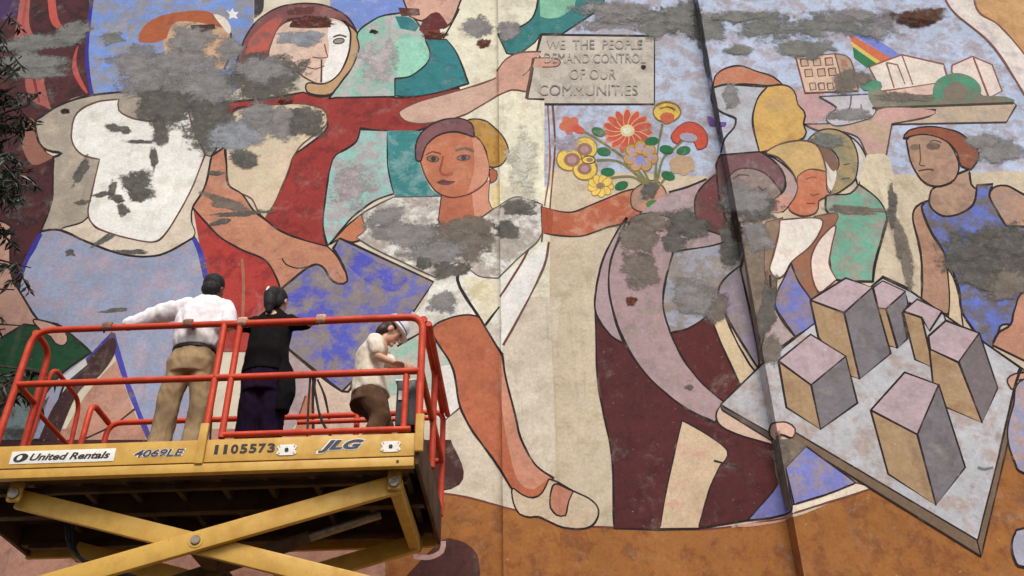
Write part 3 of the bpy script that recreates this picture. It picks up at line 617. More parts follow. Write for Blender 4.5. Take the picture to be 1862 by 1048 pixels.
m.F((122, 98, 74), '1440,783* 1778,983* 1784,1012* 1436,797*', w=.3, o=3).F((122, 98, 74), '1854,668* 1866,674* 1834,800 1784,1012* 1777,985* 1816,830 1837,740', w=.3, o=3).F((96, 84, 78), '1310,737* 1404,789* 1402,801* 1313,746*', w=.3, o=2.5)
TOP, LF, RT = (190, 166, 174), (176, 144, 102), (124, 118, 124)
def tower(t, lf, rt=None, rc=RT):
    m.F(LF, lf, (160, 126, 88), .35, 4); 
    if rt: m.F(rc, rt, (112, 104, 108), .35, 4)
    m.F(TOP, t, (178, 152, 160), .3, 4)
tower('1588,523* 1605,511* 1646,530* 1611,562* 1597,560*', '1590,540* 1611,562* 1632,634* 1612,628*', '1611,562* 1646,530* 1652,556* 1641,570* 1650,616* 1632,634*')
m.L(DK, 4, '1585,521* 1605,503* 1656,526*').L(DK, 4, '1640,572* 1656,550*')
tower('1642,566* 1668,544* 1712,566* 1690,602* 1676,578*', '1642,567* 1676,578* 1698,670* 1664,654*')
m.L(DK, 4, '1690,602* 1714,566* 1720,584*')
tower('1688,612* 1720,583* 1781,606* 1743,658* 1692,636*', '1690,634* 1743,660* 1786,769* 1700,732*', '1743,658* 1781,606* 1814,706* 1786,769*', (118, 106, 110))
tower('1473,546* 1538,506* 1586,523* 1535,569*', '1473,546* 1535,569* 1563,690* 1540,682* 1488,614*', '1535,569* 1586,523* 1620,643* 1563,690*')
tower('1415,656* 1474,608* 1538,648* 1475,700*', '1415,656* 1475,700* 1492,781* 1430,741*', '1475,700* 1538,648* 1559,733* 1492,781*')
tower('1583,746* 1645,677* 1707,700* 1668,790*', '1583,746* 1668,790* 1702,919* 1615,862*', '1668,790* 1707,700* 1755,850* 1702,919*')
m.F((222, 176, 154), '1402,772 1430,768 1446,780 1441,796 1420,790 1410,802* 1400,792', w=.2, o=3).F((206, 156, 128), '1832,690 1846,680 1880,676* 1890,708* 1846,710 1835,702', w=.2, o=3.5).L(DK, 3, '1846,694 1858,690 1868,694')
m.L((120, 124, 128), 5, '1778,850 1790,854 1806,850')
m.done()
m = Motif('painted_blue_corner', 'painted blue cloth under the board')
m.F((122, 128, 202), '1428,850* 1466,812* 1556,878* 1500,900 1444,917*', (154, 140, 150), .5, 3).F((118, 120, 188), '1360,946* 1404,896 1428,862 1436,900 1438,930 1400,942*', (110, 104, 160), .3, 2.5)
m.F((110, 96, 80), '1404,800* 1440,798* 1466,812* 1428,850* 1438,925* 1430,930* 1410,860*', (126, 112, 92), .4)
m.F((154, 156, 186), '1980,690* 1862,690 1842,740 1832,790 1845,840 1866,862 1980,900*', (190, 156, 138), .45, 3).F((168, 168, 186), '1980,950* 1864,960 1846,970 1840,992 1846,1020 1866,1032 1980,1040*', w=.25, o=4)
m.L(DK, 4.5, '1858,668 1846,700 1836,745')
m.done()
# bare cement and repair patches over the paint
pm = Motif('cement_patches', 'bare grey cement patches where the paint has been repaired', M_PATCH)
G1, G2, G3, G4, G5 = (136, 134, 134), (98, 96, 90), (144, 150, 158), (122, 124, 118), (122, 112, 102)
for a in [
 (305,150,95,58,0,G1),(365,165,66,52,0,G1),(385,222,44,46,0,G2),(262,118,58,36,0,G1),(330,112,62,30,0,G1),(300,195,58,30,0,G2),(345,75,40,22,-10,G1),(420,90,24,20,0,G1),
 (486,140,66,44,0,G2),(480,128,56,24,0,G1),(500,222,72,28,0,G1),(440,245,50,28,0,G3),(556,226,38,34,0,G2),(470,205,36,22,0,G1),(548,70,44,13,0,G3),
 (66,78,78,15,-4,G4),(135,58,34,20,-20,G4),(60,116,66,22,0,G4),(70,132,60,10,0,G4),(205,70,24,12,0,G4),
 (248,334,30,27,0,G2),(256,352,22,18,0,G2),(212,233,20,7,14,G2),(228,236,10,8,0,G2),(292,240,15,28,0,G2),(280,285,8,24,0,G2),(204,346,8,18,10,G2),(214,362,13,8,30,G2),(224,383,12,11,0,G2),(258,258,26,4,2,G2),(186,354,16,5,-10,G2),
 (148,312,10,24,28,G2),(150,368,14,5,-8,G2),(188,436,26,6,-28,G2),(240,458,36,5,0,G2),(440,388,56,5,-5,G2),(398,404,22,6,-12,G2),(392,315,14,5,5,G2),(445,290,24,15,10,G2),(208,565,24,5,-5,G2),(127,460,10,7,10,G2),(415,370,40,12,15,G5),
 (742,428,66,26,12,G1),(838,438,66,32,0,G5),(790,460,60,24,0,G1),(860,410,40,20,0,G5),(770,478,14,12,0,G2),(820,490,34,15,-10,G2),(944,380,34,18,0,G2),(922,420,22,18,0,G2),(700,395,34,16,-20,G1),(806,548,30,24,0,G1),
 (868,48,28,20,0,G1),(922,58,22,19,0,G1),(1118,42,60,14,-6,G1,.8),(1200,46,34,26,0,G4),(1290,48,38,26,0,G4),(1160,28,40,16,0,G1),(1284,112,5,40,-10,G2),
 (1248,412,48,30,10,G2),(1185,405,40,22,0,G5),(1165,490,34,40,0,G5),(1160,430,38,34,0,G5),(1180,348,16,16,0,G2),(1225,440,26,22,30,G2),
 (1372,382,52,20,-6,G2),(1330,450,22,44,0,G2),(1350,362,44,30,0,G1),(1378,430,26,32,0,G1),(1338,415,10,34,-8,(70,54,44)),(1395,560,16,60,8,G2),(1400,640,20,30,0,G5),
 (1810,456,90,40,0,G2),(1790,500,66,34,0,G2),(1850,470,50,50,0,G2),(1840,440,40,22,0,G2),(1830,520,44,30,0,G5),(1622,372,9,42,0,G2),(1640,440,12,44,-14,G5),(1650,490,10,36,-14,G5),(1560,382,56,8,2,G5),
 (1520,46,110,22,0,G4,.62),(1400,50,60,20,0,G4,.6),(1130,20,70,20,0,G1,.75),(1240,30,36,30,0,G4,.8),(1460,90,50,18,0,G4),(1600,40,46,26,0,G1,.6),(1560,28,60,14,0,G1,.7),(1350,30,60,10,0,G4),(1820,275,46,24,0,G1),(1790,255,30,14,0,G1),(1345,90,22,10,0,G4),(1330,180,14,26,0,G1),
 (1302,212,5,60,-10,G2),(1270,50,8,44,-8,G2),(1545,145,30,24,0,G5),(1500,255,30,14,10,G4),(1550,208,40,10,0,G1),(1640,176,50,10,0,G5),
 (1680,28,46,14,-8,(96,64,46)),(1666,40,40,8,4,(70,40,28)),(1420,830,18,34,0,G5),(1300,560,26,30,0,G5),(1262,540,40,34,0,G1),(570,40,36,12,0,(96,50,42)),(790,66,20,8,0,(90,46,36)),(520,186,14,5,0,(80,30,28)),(1148,546,11,9,-30,(96,46,26)),(880,80,12,9,-20,(96,52,36)),(118,202,10,5,0,(52,36,34)),(1252,704,8,5,0,G2),(680,58,9,4,0,(40,34,30)),(1170,122,6,4,0,(50,44,40)),
 (640,340,36,40,0,(176,164,168),.5),(690,110,40,36,0,(186,178,180),.6),(1030,260,24,16,0,(176,164,176),.5),(950,300,26,60,0,(206,204,186),.6)]:
    pm.D(*a[:6], st=a[6] if len(a) > 6 else 1.0)
pm.done()
# the lettering on the sign
def text_mesh(body, size, shear=0.0, bold=0.0, extrude=0.0, spacing=1.0, align='LEFT'):
    cu = bpy.data.curves.new('t', 'FONT'); cu.body = body; cu.size = size; cu.shear = shear; cu.offset = bold; cu.extrude = extrude
    cu.space_character = spacing; cu.align_x = align; cu.resolution_u = 4
    o = bpy.data.objects.new('t', cu); COL.objects.link(o); dg = bpy.context.evaluated_depsgraph_get()
    me = bpy.data.meshes.new_from_object(o.evaluated_get(dg)); bpy.data.objects.remove(o); bpy.data.curves.remove(cu); return me
sm = Motif('painted_sign_lettering', 'faded grey capital lettering on the painted sign')
for body, x0, x1, y, h, col in (('WE  THE  PEOPLE', 994, 1168, 89, 17, (128, 120, 122)), ('DEMAND CONTROL', 990, 1174, 114, 17, (134, 126, 128)), ('OF OUR', 1036, 1120, 144, 19, (158, 148, 142)), ('COMMUNITIES', 980, 1160, 173, 19, (128, 120, 126))):
    me = text_mesh(body, 1.0); xs = [v.co.x for v in me.vertices]; ys = [v.co.y for v in me.vertices]; X_, Y_ = max(xs) - min(xs), max(ys) - min(ys)
    P = [(x0 + (v.co.x - min(xs))/X_*(x1 - x0), y - (v.co.y - min(ys))/Y_*h) for v in me.vertices]
    lv = level((x0, y - h, x1, y))
    for f in me.polygons: sm.area([[(P[i][0], P[i][1], .60) for i in f.vertices]], rgb(col, ALB), rgb((190, 182, 170), ALB), lv)
    bpy.data.meshes.remove(me)
sm.done()

# ------------------------------------------------------------------ scissor lift (u along the platform, v towards the wall, z above its floor)
LYAW, LO = -.0332387, Vector((-3.9474, 6.97106, CAMZ + 3.46985))
FZ = LO.z                                       # platform floor above the ground
lift = empty('scissor_lift', (LO.x, LO.y, 0), LYAW)
tag(lift, 'yellow scissor lift with red guard rails raised beside the mural', 'scissor lift')
LMAT = Matrix.Translation((LO.x, LO.y, 0)) @ Matrix.Rotation(LYAW, 4, 'Z')
def lb(mb, name, mat, parent=None, smooth=True):
    for i, v in enumerate(mb.v): mb.v[i] = Vector((v[0], v[1], v[2] + FZ))
    return mb.build(name, mat, parent or lift, smooth)
LL, LD, RT_, MT_ = 3.22, 1.65, 1.062, .552
# deck and its yellow side boards
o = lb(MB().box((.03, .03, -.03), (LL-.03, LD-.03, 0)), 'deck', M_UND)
sb = lb(MB().box((-.45, -.012, -.182), (LL-.02, .028, .004), .006), 'side_board', M_YEL)
lb(MB().box((-.45, -.030, -.272), (LL-.02, .03, -.200), .006), 'lower_flange', M_YEL)
lb(MB().box((-.44, -.004, -.201), (LL-.03, .024, -.181)), 'flange_shadow_line', M_UND)  # dark strip painting in the shadow line between board and flange
lb(MB().box((-.45, LD-.03, -.27), (LL-.02, LD+.012, .004), .006), 'side_board', M_YEL)
lb(MB().box((LL-.019, .0, -.25), (LL+.012, LD-.01, .10), .006), 'end_board', M_UND)  # end plate's shade comes from this dark brown colour
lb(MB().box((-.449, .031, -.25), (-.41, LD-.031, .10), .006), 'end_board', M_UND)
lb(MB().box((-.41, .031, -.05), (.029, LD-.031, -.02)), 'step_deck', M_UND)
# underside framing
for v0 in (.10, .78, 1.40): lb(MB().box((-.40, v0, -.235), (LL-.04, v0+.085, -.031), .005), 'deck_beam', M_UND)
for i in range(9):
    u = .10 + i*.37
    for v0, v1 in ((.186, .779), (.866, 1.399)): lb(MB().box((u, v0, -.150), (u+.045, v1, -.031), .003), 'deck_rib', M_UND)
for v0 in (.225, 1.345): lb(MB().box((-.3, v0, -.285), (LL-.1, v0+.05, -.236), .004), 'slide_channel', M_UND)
# guard rails, all welded tube
R = .0275
def rail(name, pts, r=R, bend=.0): return lb(MB().tube(pts, r, 12, bend), name, M_RED)
rail('top_rail', [(-.03, 0, .02), (0, 0, RT_), (1.66, 0, RT_)], bend=.16)
rail('top_rail', [(1.60, .004, RT_-.004), (LL, 0, RT_-.002), (LL, 0, .02)], R*1.12, .13)
rail('mid_rail', [(-.015, 0, MT_), (1.60, 0, MT_)]); rail('mid_rail', [(1.56, .002, MT_), (LL, 0, MT_)], R*1.06)
rail('lower_rail', [(1.70, 0, .045), (LL-.06, 0, .045)], R*.9)
rail('post', [(1.585, 0, -.12), (1.585, 0, RT_)]); rail('post', [(1.715, 0, .02), (1.715, 0, RT_)], R*.95); rail('post', [(LL-.115, .01, .045), (LL-.115, .01, MT_)], R*.9)
for u, z0, z1 in ((-.035, -.09, .06), (1.585, -.205, .13), (LL+.015, -.16, .15)): lb(MB().box((u-.032, -.046, z0), (u+.032, -.013, z1), .006), 'post_socket', M_YEL)
# end with the entry gate
rail('end_rail', [(0, .02, RT_-.006), (0, .30, RT_-.01), (.0, .33, .02)], R, .13); rail('end_mid_rail', [(0, .02, MT_), (0, .31, MT_)], R*.85)
rail('gate_rail', [(.01, .36, .05), (.01, .40, RT_-.10), (.01, 1.0, RT_-.12), (.01, 1.06, .05)], R*.75, .14); rail('gate_rail', [(.01, .39, MT_-.05), (.01, 1.03, MT_-.05)], R*.75)
rail('end_rail', [(0, LD, RT_), (0, 1.24, RT_), (0, 1.20, .02)], R, .12); rail('end_mid_rail', [(0, 1.22, MT_), (0, LD, MT_)], R*.85)
# far side
rail('far_top_rail', [(-.0, LD, .02), (.0, LD, RT_), (1.66, LD, RT_)], R, .14); rail('far_top_rail', [(1.60, LD-.004, RT_-.004), (LL, LD, RT_), (LL, LD, .02)], R, .1)
rail('far_inner_rail', [(1.85, LD-.07, RT_-.10), (LL-.1, LD-.07, RT_-.10)], R*.8); rail('far_mid_rail', [(0, LD, MT_), (LL, LD, MT_)])
for u in (.8, 1.6, 2.4): rail('post', [(u, LD, .0), (u, LD, RT_)])
# closed end
rail('end_rail', [(LL, .02, RT_-.01), (LL, LD-.02, RT_)], R*1.15); rail('end_rail', [(LL+.045, .03, RT_-.05), (LL+.045, LD-.03, RT_-.05)], R*.9)
rail('end_mid_rail', [(LL, .02, MT_), (LL, LD-.02, MT_)]); rail('post', [(LL+.01, .82, .1), (LL+.01, .82, RT_)])
# controls and cables inside the rail
cb = lb(MB().box((LL-.205, .12, .14), (LL-.045, .30, .54), .02), 'control_box', M_DGREY); lb(MB().box((LL-.185, .108, .36), (LL-.13, .1185, .44)), 'control_label', M_WHT, cb)
lb(MB().box((LL-.22, .13, .542), (LL-.05, .29, .56), .006), 'control_lid', M_WHT, cb); lb(MB().tube([(LL-.12, .2, .56), (LL-.13, .2, .63)], .014), 'joystick', M_BLK, cb)
lb(MB().tube([(2.36, .02, MT_-.02), (2.40, .05, .36), (2.44, .07, .2), (2.55, .12, .02), (2.7, .3, .02)], .010, 8, .1), 'cable', M_BLK); lb(MB().tube([(2.34, .02, MT_-.02), (2.345, .04, .3), (2.36, .06, .02)], .009, 8), 'cable', M_BLK)
# scissor stack
PV, DZ, HS = -.73, .397, 1.44
def arm(v, zc, s, lip, first):
    a = Vector((1.60 - HS, v, zc - s*DZ)); b = Vector((1.60 + HS, v, zc + s*DZ)); d = (b - a).normalized()
    ax = (d, Vector((0, 1, 0)), d.cross(Vector((0, 1, 0)))); mb = MB(); mb.obox((a + b)/2, ax, ((b-a).length/2 + .02, .026, .076), .012)
    ar = lb(mb, 'scissor_arm', M_YEL)
    if lip:
        for p in (a, b): lb(MB().cyl(p + Vector((0, -.032, 0)), (0, 1, 0), .062, .012, 22, .003), 'arm_boss', M_YEL, ar); lb(MB().cyl(p + Vector((0, -.045, 0)), (0, 1, 0), .026, .016, 14, .004), 'pin', M_STEEL, ar)
    return ar
for k in range(4):
    zc = PV - k*2*DZ
    for v0, dv in ((.17, .06), (1.38, -.06)):
        arm(v0, zc, 1, v0 < 1, k == 0); a2 = arm(v0 + dv, zc, -1, False, k == 0)
        lb(MB().cyl((1.60, v0 - .034, zc), (0, 1, 0), .036, .02, 18, .004), 'pivot_pin', M_STEEL)
        lb(MB().cyl((1.60, v0 - .028, zc), (0, 1, 0), .058, .006, 22, .002), 'pivot_washer', M_YEL)
    for u, z in ((1.60 + HS, zc - DZ), (1.60 - HS, zc - DZ)):
        lb(MB().box((u-.045, .262, z-.055), (u+.045, 1.285, z+.055), .008), 'cross_tube', M_YEL)
    lb(MB().box((1.52, .262, zc-.05), (1.62, 1.285, zc+.05), .008), 'cross_tube', M_UND)
lb(MB().box((1.60+HS-.045, .20, -.33-.06), (1.60+HS+.045, 1.35, -.33+.055), .008), 'cross_tube', M_YEL)
for u in (1.60 - HS, 1.60 + HS):
    for v in (.125, 1.425):
        hb = lb(MB().box((u-.055, v-.018, -.395), (u+.055, v+.008, -.232), .025), 'hanger_bracket', M_YEL)
        lb(MB().cyl((u, v-.028, -.335), (0, 1, 0), .045, .02, 18, .005), 'hanger_pin', M_STEEL, hb)
lb(MB().tube([(.62, .70, -1.06), (2.3, .70, -.52)], .055, 16), 'hydraulic_cylinder', M_UND); lb(MB().tube([(2.28, .70, -.526), (2.85, .70, -.345)], .034, 14), 'hydraulic_rod', M_STEEL)
hz = PV - 3*2*DZ - DZ
for v in (.45, .52, .59): lb(MB().tube([(.4, v, -.24), (.5, v, -.7), (1.3, v, -.95), (2.2, v, -1.3), (2.4, v, -1.9), (1.2, v, -2.4), (.8, v, -3.2)], .012, 8, .3), 'hose', M_BLK)
# chassis and wheels standing on the ground
bz = -FZ
lb(MB().box((.02, .12, bz+.42), (LL-.02, LD-.12, hz-.02), .04), 'chassis', M_YEL); lb(MB().box((.35, -.02, bz+.5), (1.5, .119, hz-.2), .02), 'tray_cover', M_YEL); lb(MB().box((1.7, -.02, bz+.5), (2.7, .119, hz-.2), .02), 'tray_cover', M_YEL)
for u in (.35, LL-.35):
    for v in (-.06, LD+.06):
        wl = lb(MB().cyl((u, v, bz+.42), (0, 1, 0), .42, .30, 36, .06), 'wheel', M_BLK); lb(MB().cyl((u, v + (-.158 if v < 1 else .158), bz+.42), (0, 1, 0), .24, .03, 28, .01), 'rim', M_YEL, wl)
# stickers and lettering on the side board
def lettering(body, u0, u1, z, h, mat, name, shear=0.0, bold=0.0, vv=-.0185, par=None, over=0.0, thick=.0012):
    me = text_mesh(body, 1.0, shear, bold + over, 0.0); xs = [v.co.x for v in me.vertices]; ys = [v.co.y for v in me.vertices]
    sx, sy = (u1-u0)/(max(xs)-min(xs)), h/(max(ys)-min(ys)); x_, y_ = min(xs), min(ys)
    for v in me.vertices: v.co = Vector((u0 + (v.co.x-x_)*sx, vv, FZ + z + (v.co.y-y_)*sy))
    me.materials.append(mat); me.name = name; return link(bpy.data.objects.new(name, me), par or lift)
pl = lb(MB().box((.125, -.0165, -.150), (.925, -.0125, -.045), .0015), 'name_plate', M_WHT)
lg = MB().cyl((.205, -.0175, -.100), (0, 1, 0), .036, .0016, 28)
for i, v in enumerate(lg.v): lg.v[i] = Vector((.205 + (v.x-.205)*1.5 + (v.z+.1)*.35, v.y, v.z))
lg = lb(lg, 'round_logo', M_INK, pl)
lg2 = MB().cyl((.205, -.0195, -.100), (0, 1, 0), .021, .0016, 24)
for i, v in enumerate(lg2.v): lg2.v[i] = Vector((.197 + (v.x-.205)*.85 + (v.z+.1)*.35, v.y, v.z))
lb(lg2, 'logo_eye', M_WHT, pl)
lettering('United Rentals', .275, .89, -.126, .058, M_INK, 'plate_lettering', .32, .028, par=pl)
lettering('4069LE', 1.065, 1.465, -.128, .068, M_WHT, 'outline_lettering', .25, .03, -.0145, over=.03); lettering('4069LE', 1.075, 1.455, -.124, .060, M_INKB, 'model_lettering', .25, .022, -.0165)
for i, ch in enumerate('1105573'):
    n_ = .028 if ch == '1' else .056; c_ = 1.697 + i*.0695; lettering(ch, c_ - n_/2, c_ + n_/2, -.120, .076, M_INK, 'digit', 0, .035, -.0155)
lettering('JLG', 2.455, 2.825, -.146, .118, M_WHT, 'maker_outline_lettering', .42, .04, -.0145, over=.045); lettering('JLG', 2.47, 2.815, -.139, .104, M_INKB, 'maker_lettering', .42, .05, -.0165)
for u in (2.235, 3.02):
    dp = MB(); bm = bmesh.new(); vs = [bm.verts.new((u + x, -.0185, -.105 + z)) for x, z in ((-.078, -.028), (-.05, -.044), (.05, -.044), (.078, -.028), (.06, 0), (.078, .028), (.05, .044), (-.05, .044), (-.078, .028), (-.06, 0))]
    f = bm.faces.new(vs); r_ = bmesh.ops.extrude_face_region(bm, geom=[f]); bmesh.ops.translate(bm, vec=(0, .005, 0), verts=[g for g in r_['geom'] if isinstance(g, bmesh.types.BMVert)])
    dp.add_bm(bm); dp = lb(dp, 'tie_plate', M_WHT, smooth=False); lb(MB().cyl((u, -.0235, -.105), (0, 1, 0), .015, .010, 14, .003), 'tie_bolt', M_INK, dp)
    for x in (-.056, .056):
        for z in (-.028, .028): lb(MB().cyl((u+x, -.0205, -.105+z), (0, 1, 0), .005, .004, 8), 'rivet', M_STEEL, dp)
for u in (.05, 3.08): lb(MB().cyl((u, -.033, -.235), (0, 1, 0), .010, .008, 10), 'bolt', M_INK)

# ------------------------------------------------------------------ people on the platform
def ring_loft(bm, rings, seg=18, cap=True):
    loops = []
    for (c, ax, ay) in rings:
        loops.append([bm.verts.new(c + ax*math.cos(2*math.pi*k/seg) + ay*math.sin(2*math.pi*k/seg)) for k in range(seg)])
    for a, b in zip(loops, loops[1:]):
        for k in range(seg): bm.faces.new((a[k], a[(k+1) % seg], b[(k+1) % seg], b[k]))
    if cap: bm.faces.new(loops[0][::-1]); bm.faces.new(loops[-1])
def limb(bm, pts, rad, flat=1.0, seg=14, ref=None):
    pts = [Vector(p) for p in pts]; rings = []; n = len(pts)
    for i, p in enumerate(pts):
        t = (pts[min(i+1, n-1)] - pts[max(i-1, 0)]).normalized(); u = (ref or Vector((0, 1, 0))); u = (u - t*u.dot(t))
        if u.length < .1: u = Vector((1, 0, 0)) - t*t.x
        u.normalize(); s = t.cross(u); rings.append((p, s*rad[i], u*rad[i]*flat))
    ring_loft(bm, rings, seg)
    for i in (0, n-1): ball(bm, pts[i], (rad[i]*.98,)*3)
    for i in range(1, n-1): ball(bm, pts[i], (rad[i]*1.0,)*3)
def ball(bm, c, r, M=None):
    T = Matrix.Translation(c) @ (M.to_4x4() if M else Matrix.Identity(4)) @ Matrix.Diagonal((*r, 1))
    bmesh.ops.create_uvsphere(bm, u_segments=14, v_segments=10, radius=1.0, matrix=T)
def remesh(bm, name, mat, vox, parent=None, it=6, wr=0.0, seed=0.0, squash=1.0):
    bmesh.ops.recalc_face_normals(bm, faces=bm.faces[:])
    me = bpy.data.meshes.new(name); bm.to_mesh(me); bm.free(); o = bpy.data.objects.new(name, me); COL.objects.link(o)
    md = o.modifiers.new('r', 'REMESH'); md.mode = 'VOXEL'; md.voxel_size = vox
    sm_ = o.modifiers.new('s', 'SMOOTH'); sm_.iterations = it; sm_.factor = .5
    dg = bpy.context.evaluated_depsgraph_get(); m2 = bpy.data.meshes.new_from_object(o.evaluated_get(dg)); bpy.data.objects.remove(o); bpy.data.meshes.remove(me)
    if wr:
        nr = [v.normal.copy() for v in m2.vertices]
        for v, n in zip(m2.vertices, nr):
            q = v.co; a = noise.noise(Vector((q.x*13 + q.z*3, q.y*11, q.z*4.5 + seed))); b = noise.noise(Vector((q.x*26 + q.z*9, q.y*26 + seed, q.z*12 - q.x*8)))
            v.co = q + n*(wr*(a + .5*b))
    m2.name = name; m2.materials.clear(); m2.materials.append(mat); m2.polygons.foreach_set('use_smooth', [True]*len(m2.polygons))
    o = bpy.data.objects.new(name, m2); link(o, parent)
    return o
def V(*a): return Vector(a)
def basis(fwd, up):
    f = Vector(fwd).normalized(); r = f.cross(Vector(up)).normalized(); u = r.cross(f); return Matrix((r, f, u)).transposed()
def head_parts(bm, c, B):
    P = lambda x, y, z: c + B @ Vector((x, y, z))
    ball(bm, P(0, -.012, .025), (.076, .094, .100), B); ball(bm, P(0, .028, -.058), (.054, .058, .060), B); ball(bm, P(0, .06, -.005), (.058, .032, .062), B)
    limb(bm, [P(0, .088, .018), P(0, .112, -.028)], [.009, .015]); ball(bm, P(0, .088, -.058), (.024, .012, .011), B); ball(bm, P(0, .080, -.096), (.024, .020, .018), B)
    for s in (-1, 1): ball(bm, P(s*.078, -.012, -.008), (.011, .024, .034), B); ball(bm, P(s*.030, .080, .030), (.024, .014, .010), B)
def eyes(c, B, par):
    for s in (-1, 1):
        bm = bmesh.new(); ball(bm, c + B @ Vector((s*.030, .083, .012)), (.012, .010, .008), B); me = bpy.data.meshes.new('eye'); bm.to_mesh(me); bm.free(); me.materials.append(M_EYE); link(bpy.data.objects.new('eye', me), par)
def grip(bm, u, zt, wrist, side):          # hand closed over the near top rail, thumb on one side
    z = zt; wrist = Vector(wrist)
    for i, (L_, r) in enumerate(((.9, .0095), (1.0, .010), (.97, .0098), (.85, .0085))):
        x = u + (i - 1.5)*.0215
        limb(bm, [V(x, .030, z+.036), V(x, -.012*L_, z+.043), V(x, -.040*L_, z+.018), V(x, -.036*L_, z-.016), V(x, -.018, z-.034*L_)], [r*1.15, r*1.1, r*1.02, r*.95, r*.85], seg=8)
    th = u + side*.045
    limb(bm, [V(u + side*.03, .05, z+.034), V(th, .036, z+.012), V(th - side*.004, .030, z-.016), V(th - side*.012, .012, z-.034)], [.014, .012, .0105, .009], seg=8)
    limb(bm, [wrist, V(u, .062, z+.044), V(u, .026, z+.040)], [.027, .030, .026], .62, ref=V(0, 0, 1)); ball(bm, V(u, .040, z+.040), (.046, .036, .020))
def open_hand(bm, c, B, curl=.5):           # relaxed hand: B columns = across, along fingers, back of hand
    P = lambda x, y, z: c + B @ Vector((x, y, z))
    ball(bm, P(0, .045, 0), (.042, .050, .017), B)
    for i, L_ in enumerate((.072, .082, .077, .060)):
        x = (i-1.5)*.021; k = curl
        limb(bm, [P(x, .075, 0), P(x*1.05, .078 + L_*.42, -.012*k*2), P(x*1.05, .075 + L_*.72, -.036*k*2), P(x, .070 + L_*.86, -.058*k*2)], [.0105, .0098, .009, .0082], seg=8)
    limb(bm, [P(-.03, .02, -.006), P(-.058, .045, -.02), P(-.062, .074, -.034)], [.014, .012, .010], seg=8)
RZ = RT_ + .0
def shift(o):                                # platform coordinates -> world
    o.data.transform(LMAT @ Matrix.Translation((0, 0, FZ)))
def base_to(o, u, v):                        # put the origin at the feet
    p = LMAT @ Vector((u, v, FZ)); o.data.transform(Matrix.Translation(-p)); o.location = p
    for ch in o.children: ch.data.transform(Matrix.Translation(-p))
def finish(body, kids, u, v):
    shift(body)
    for k in kids: shift(k)
    base_to(body, u, v)
def shoes(par, feet, mat, yaw=0):
    out = []
    for (u, v) in feet:
        d = V(math.sin(yaw), math.cos(yaw), 0); bm = bmesh.new()
        limb(bm, [V(u, v, .05) - d*.06, V(u, v, .045) + d*.06, V(u, v, .035) + d*.16], [.046, .046, .036], .8, ref=V(0, 0, 1))
        for q in bm.verts:
            if q.co.z < .004: q.co.z = .004
        out.append(remesh(bm, 'shoe', mat, .009, par, 3))
    return out
# --- man in a white shirt, both hands on the near rail behind him
bm = bmesh.new(); hc = V(1.335, .27, 1.60); B = basis((.10, .95, -.22), (0, .1, 1)); head_parts(bm, hc, B)
limb(bm, [V(1.312, .25, 1.42), V(1.33, .262, 1.54)], [.060, .055])
limb(bm, [V(1.30, .25, 1.33), V(1.285, .23, 1.15), V(1.285, .22, .95)], [.105, .115, .125], .75)
for s, hip, kn, an in ((-1, (1.20, .22, .92), (1.135, .24, .50), (1.125, .27, .09)), (1, (1.38, .22, .92), (1.41, .26, .50), (1.385, .29, .09))):
    limb(bm, [hip, kn, an], [.080, .055, .040])
grip(bm, .615, RZ, V(.685, .105, RZ+.075), -1); limb(bm, [V(1.10, .25, 1.385), V(.83, .19, 1.26), V(.685, .105, RZ+.075)], [.048, .040, .028])
grip(bm, 1.285, RZ, V(1.34, .125, RZ+.055), 1); limb(bm, [V(1.47, .25, 1.37), V(1.555, .16, 1.17), V(1.34, .125, RZ+.055)], [.048, .040, .028])
p1 = remesh(bm, 'person', M_SKIN1, .0065, None, 4)
bm = bmesh.new()
for rr in [[(V(1.29, .215, .965), .185, .128), (V(1.285, .215, 1.04), .200, .140), (V(1.29, .22, 1.16), .215, .146), (V(1.295, .23, 1.28), .222, .146), (V(1.30, .245, 1.38), .212, .134), (V(1.305, .25, 1.45), .165, .108), (V(1.315, .25, 1.505), .078, .076)]]:
    ring_loft(bm, [(c, V(a, 0, 0), V(0, b_, .02)) for c, a, b_ in rr], 22)
limb(bm, [V(1.13, .25, 1.40), V(.98, .225, 1.35), V(.84, .19, 1.275), V(.72, .135, 1.185)], [.098, .088, .076, .056])
limb(bm, [V(1.46, .25, 1.39), V(1.53, .205, 1.27), V(1.555, .16, 1.17), V(1.47, .14, 1.135)], [.086, .074, .066, .052])
k1 = remesh(bm, 'shirt', M_SHIRT, .010, p1, 4, .017, 3.0)
bm = bmesh.new()
ring_loft(bm, [(c, V(a, 0, 0), V(0, b_, 0)) for c, a, b_ in ((V(1.29, .215, .96), .168, .124), (V(1.29, .215, .90), .184, .137), (V(1.29, .205, .80), .202, .150), (V(1.29, .215, .70), .192, .138))], 22)
limb(bm, [V(1.205, .215, .80), V(1.15, .235, .50), V(1.135, .26, .28), V(1.125, .275, .06)], [.108, .096, .092, .090]); limb(bm, [V(1.375, .215, .80), V(1.405, .25, .50), V(1.40, .275, .28), V(1.385, .29, .06)], [.108, .096, .092, .090])
k2 = remesh(bm, 'trousers', M_KHAKI, .010, p1, 3, .012, 8.0)
bm = bmesh.new(); ring_loft(bm, [(V(1.29, .215, .915), V(.186, 0, 0), V(0, .140, 0)), (V(1.29, .215, .957), V(.184, 0, 0), V(0, .138, 0))], 28); k3 = remesh(bm, 'belt', M_BELT, .008, p1, 1)
bm = bmesh.new(); ball(bm, hc + B @ V(0, -.030, .040), (.094, .102, .106), B); ball(bm, hc + B @ V(0, -.058, -.035), (.086, .064, .086), B)
k4 = remesh(bm, 'hair', M_HAIR, .007, p1, 3, .004, 1.0); eyes(hc, B, p1)
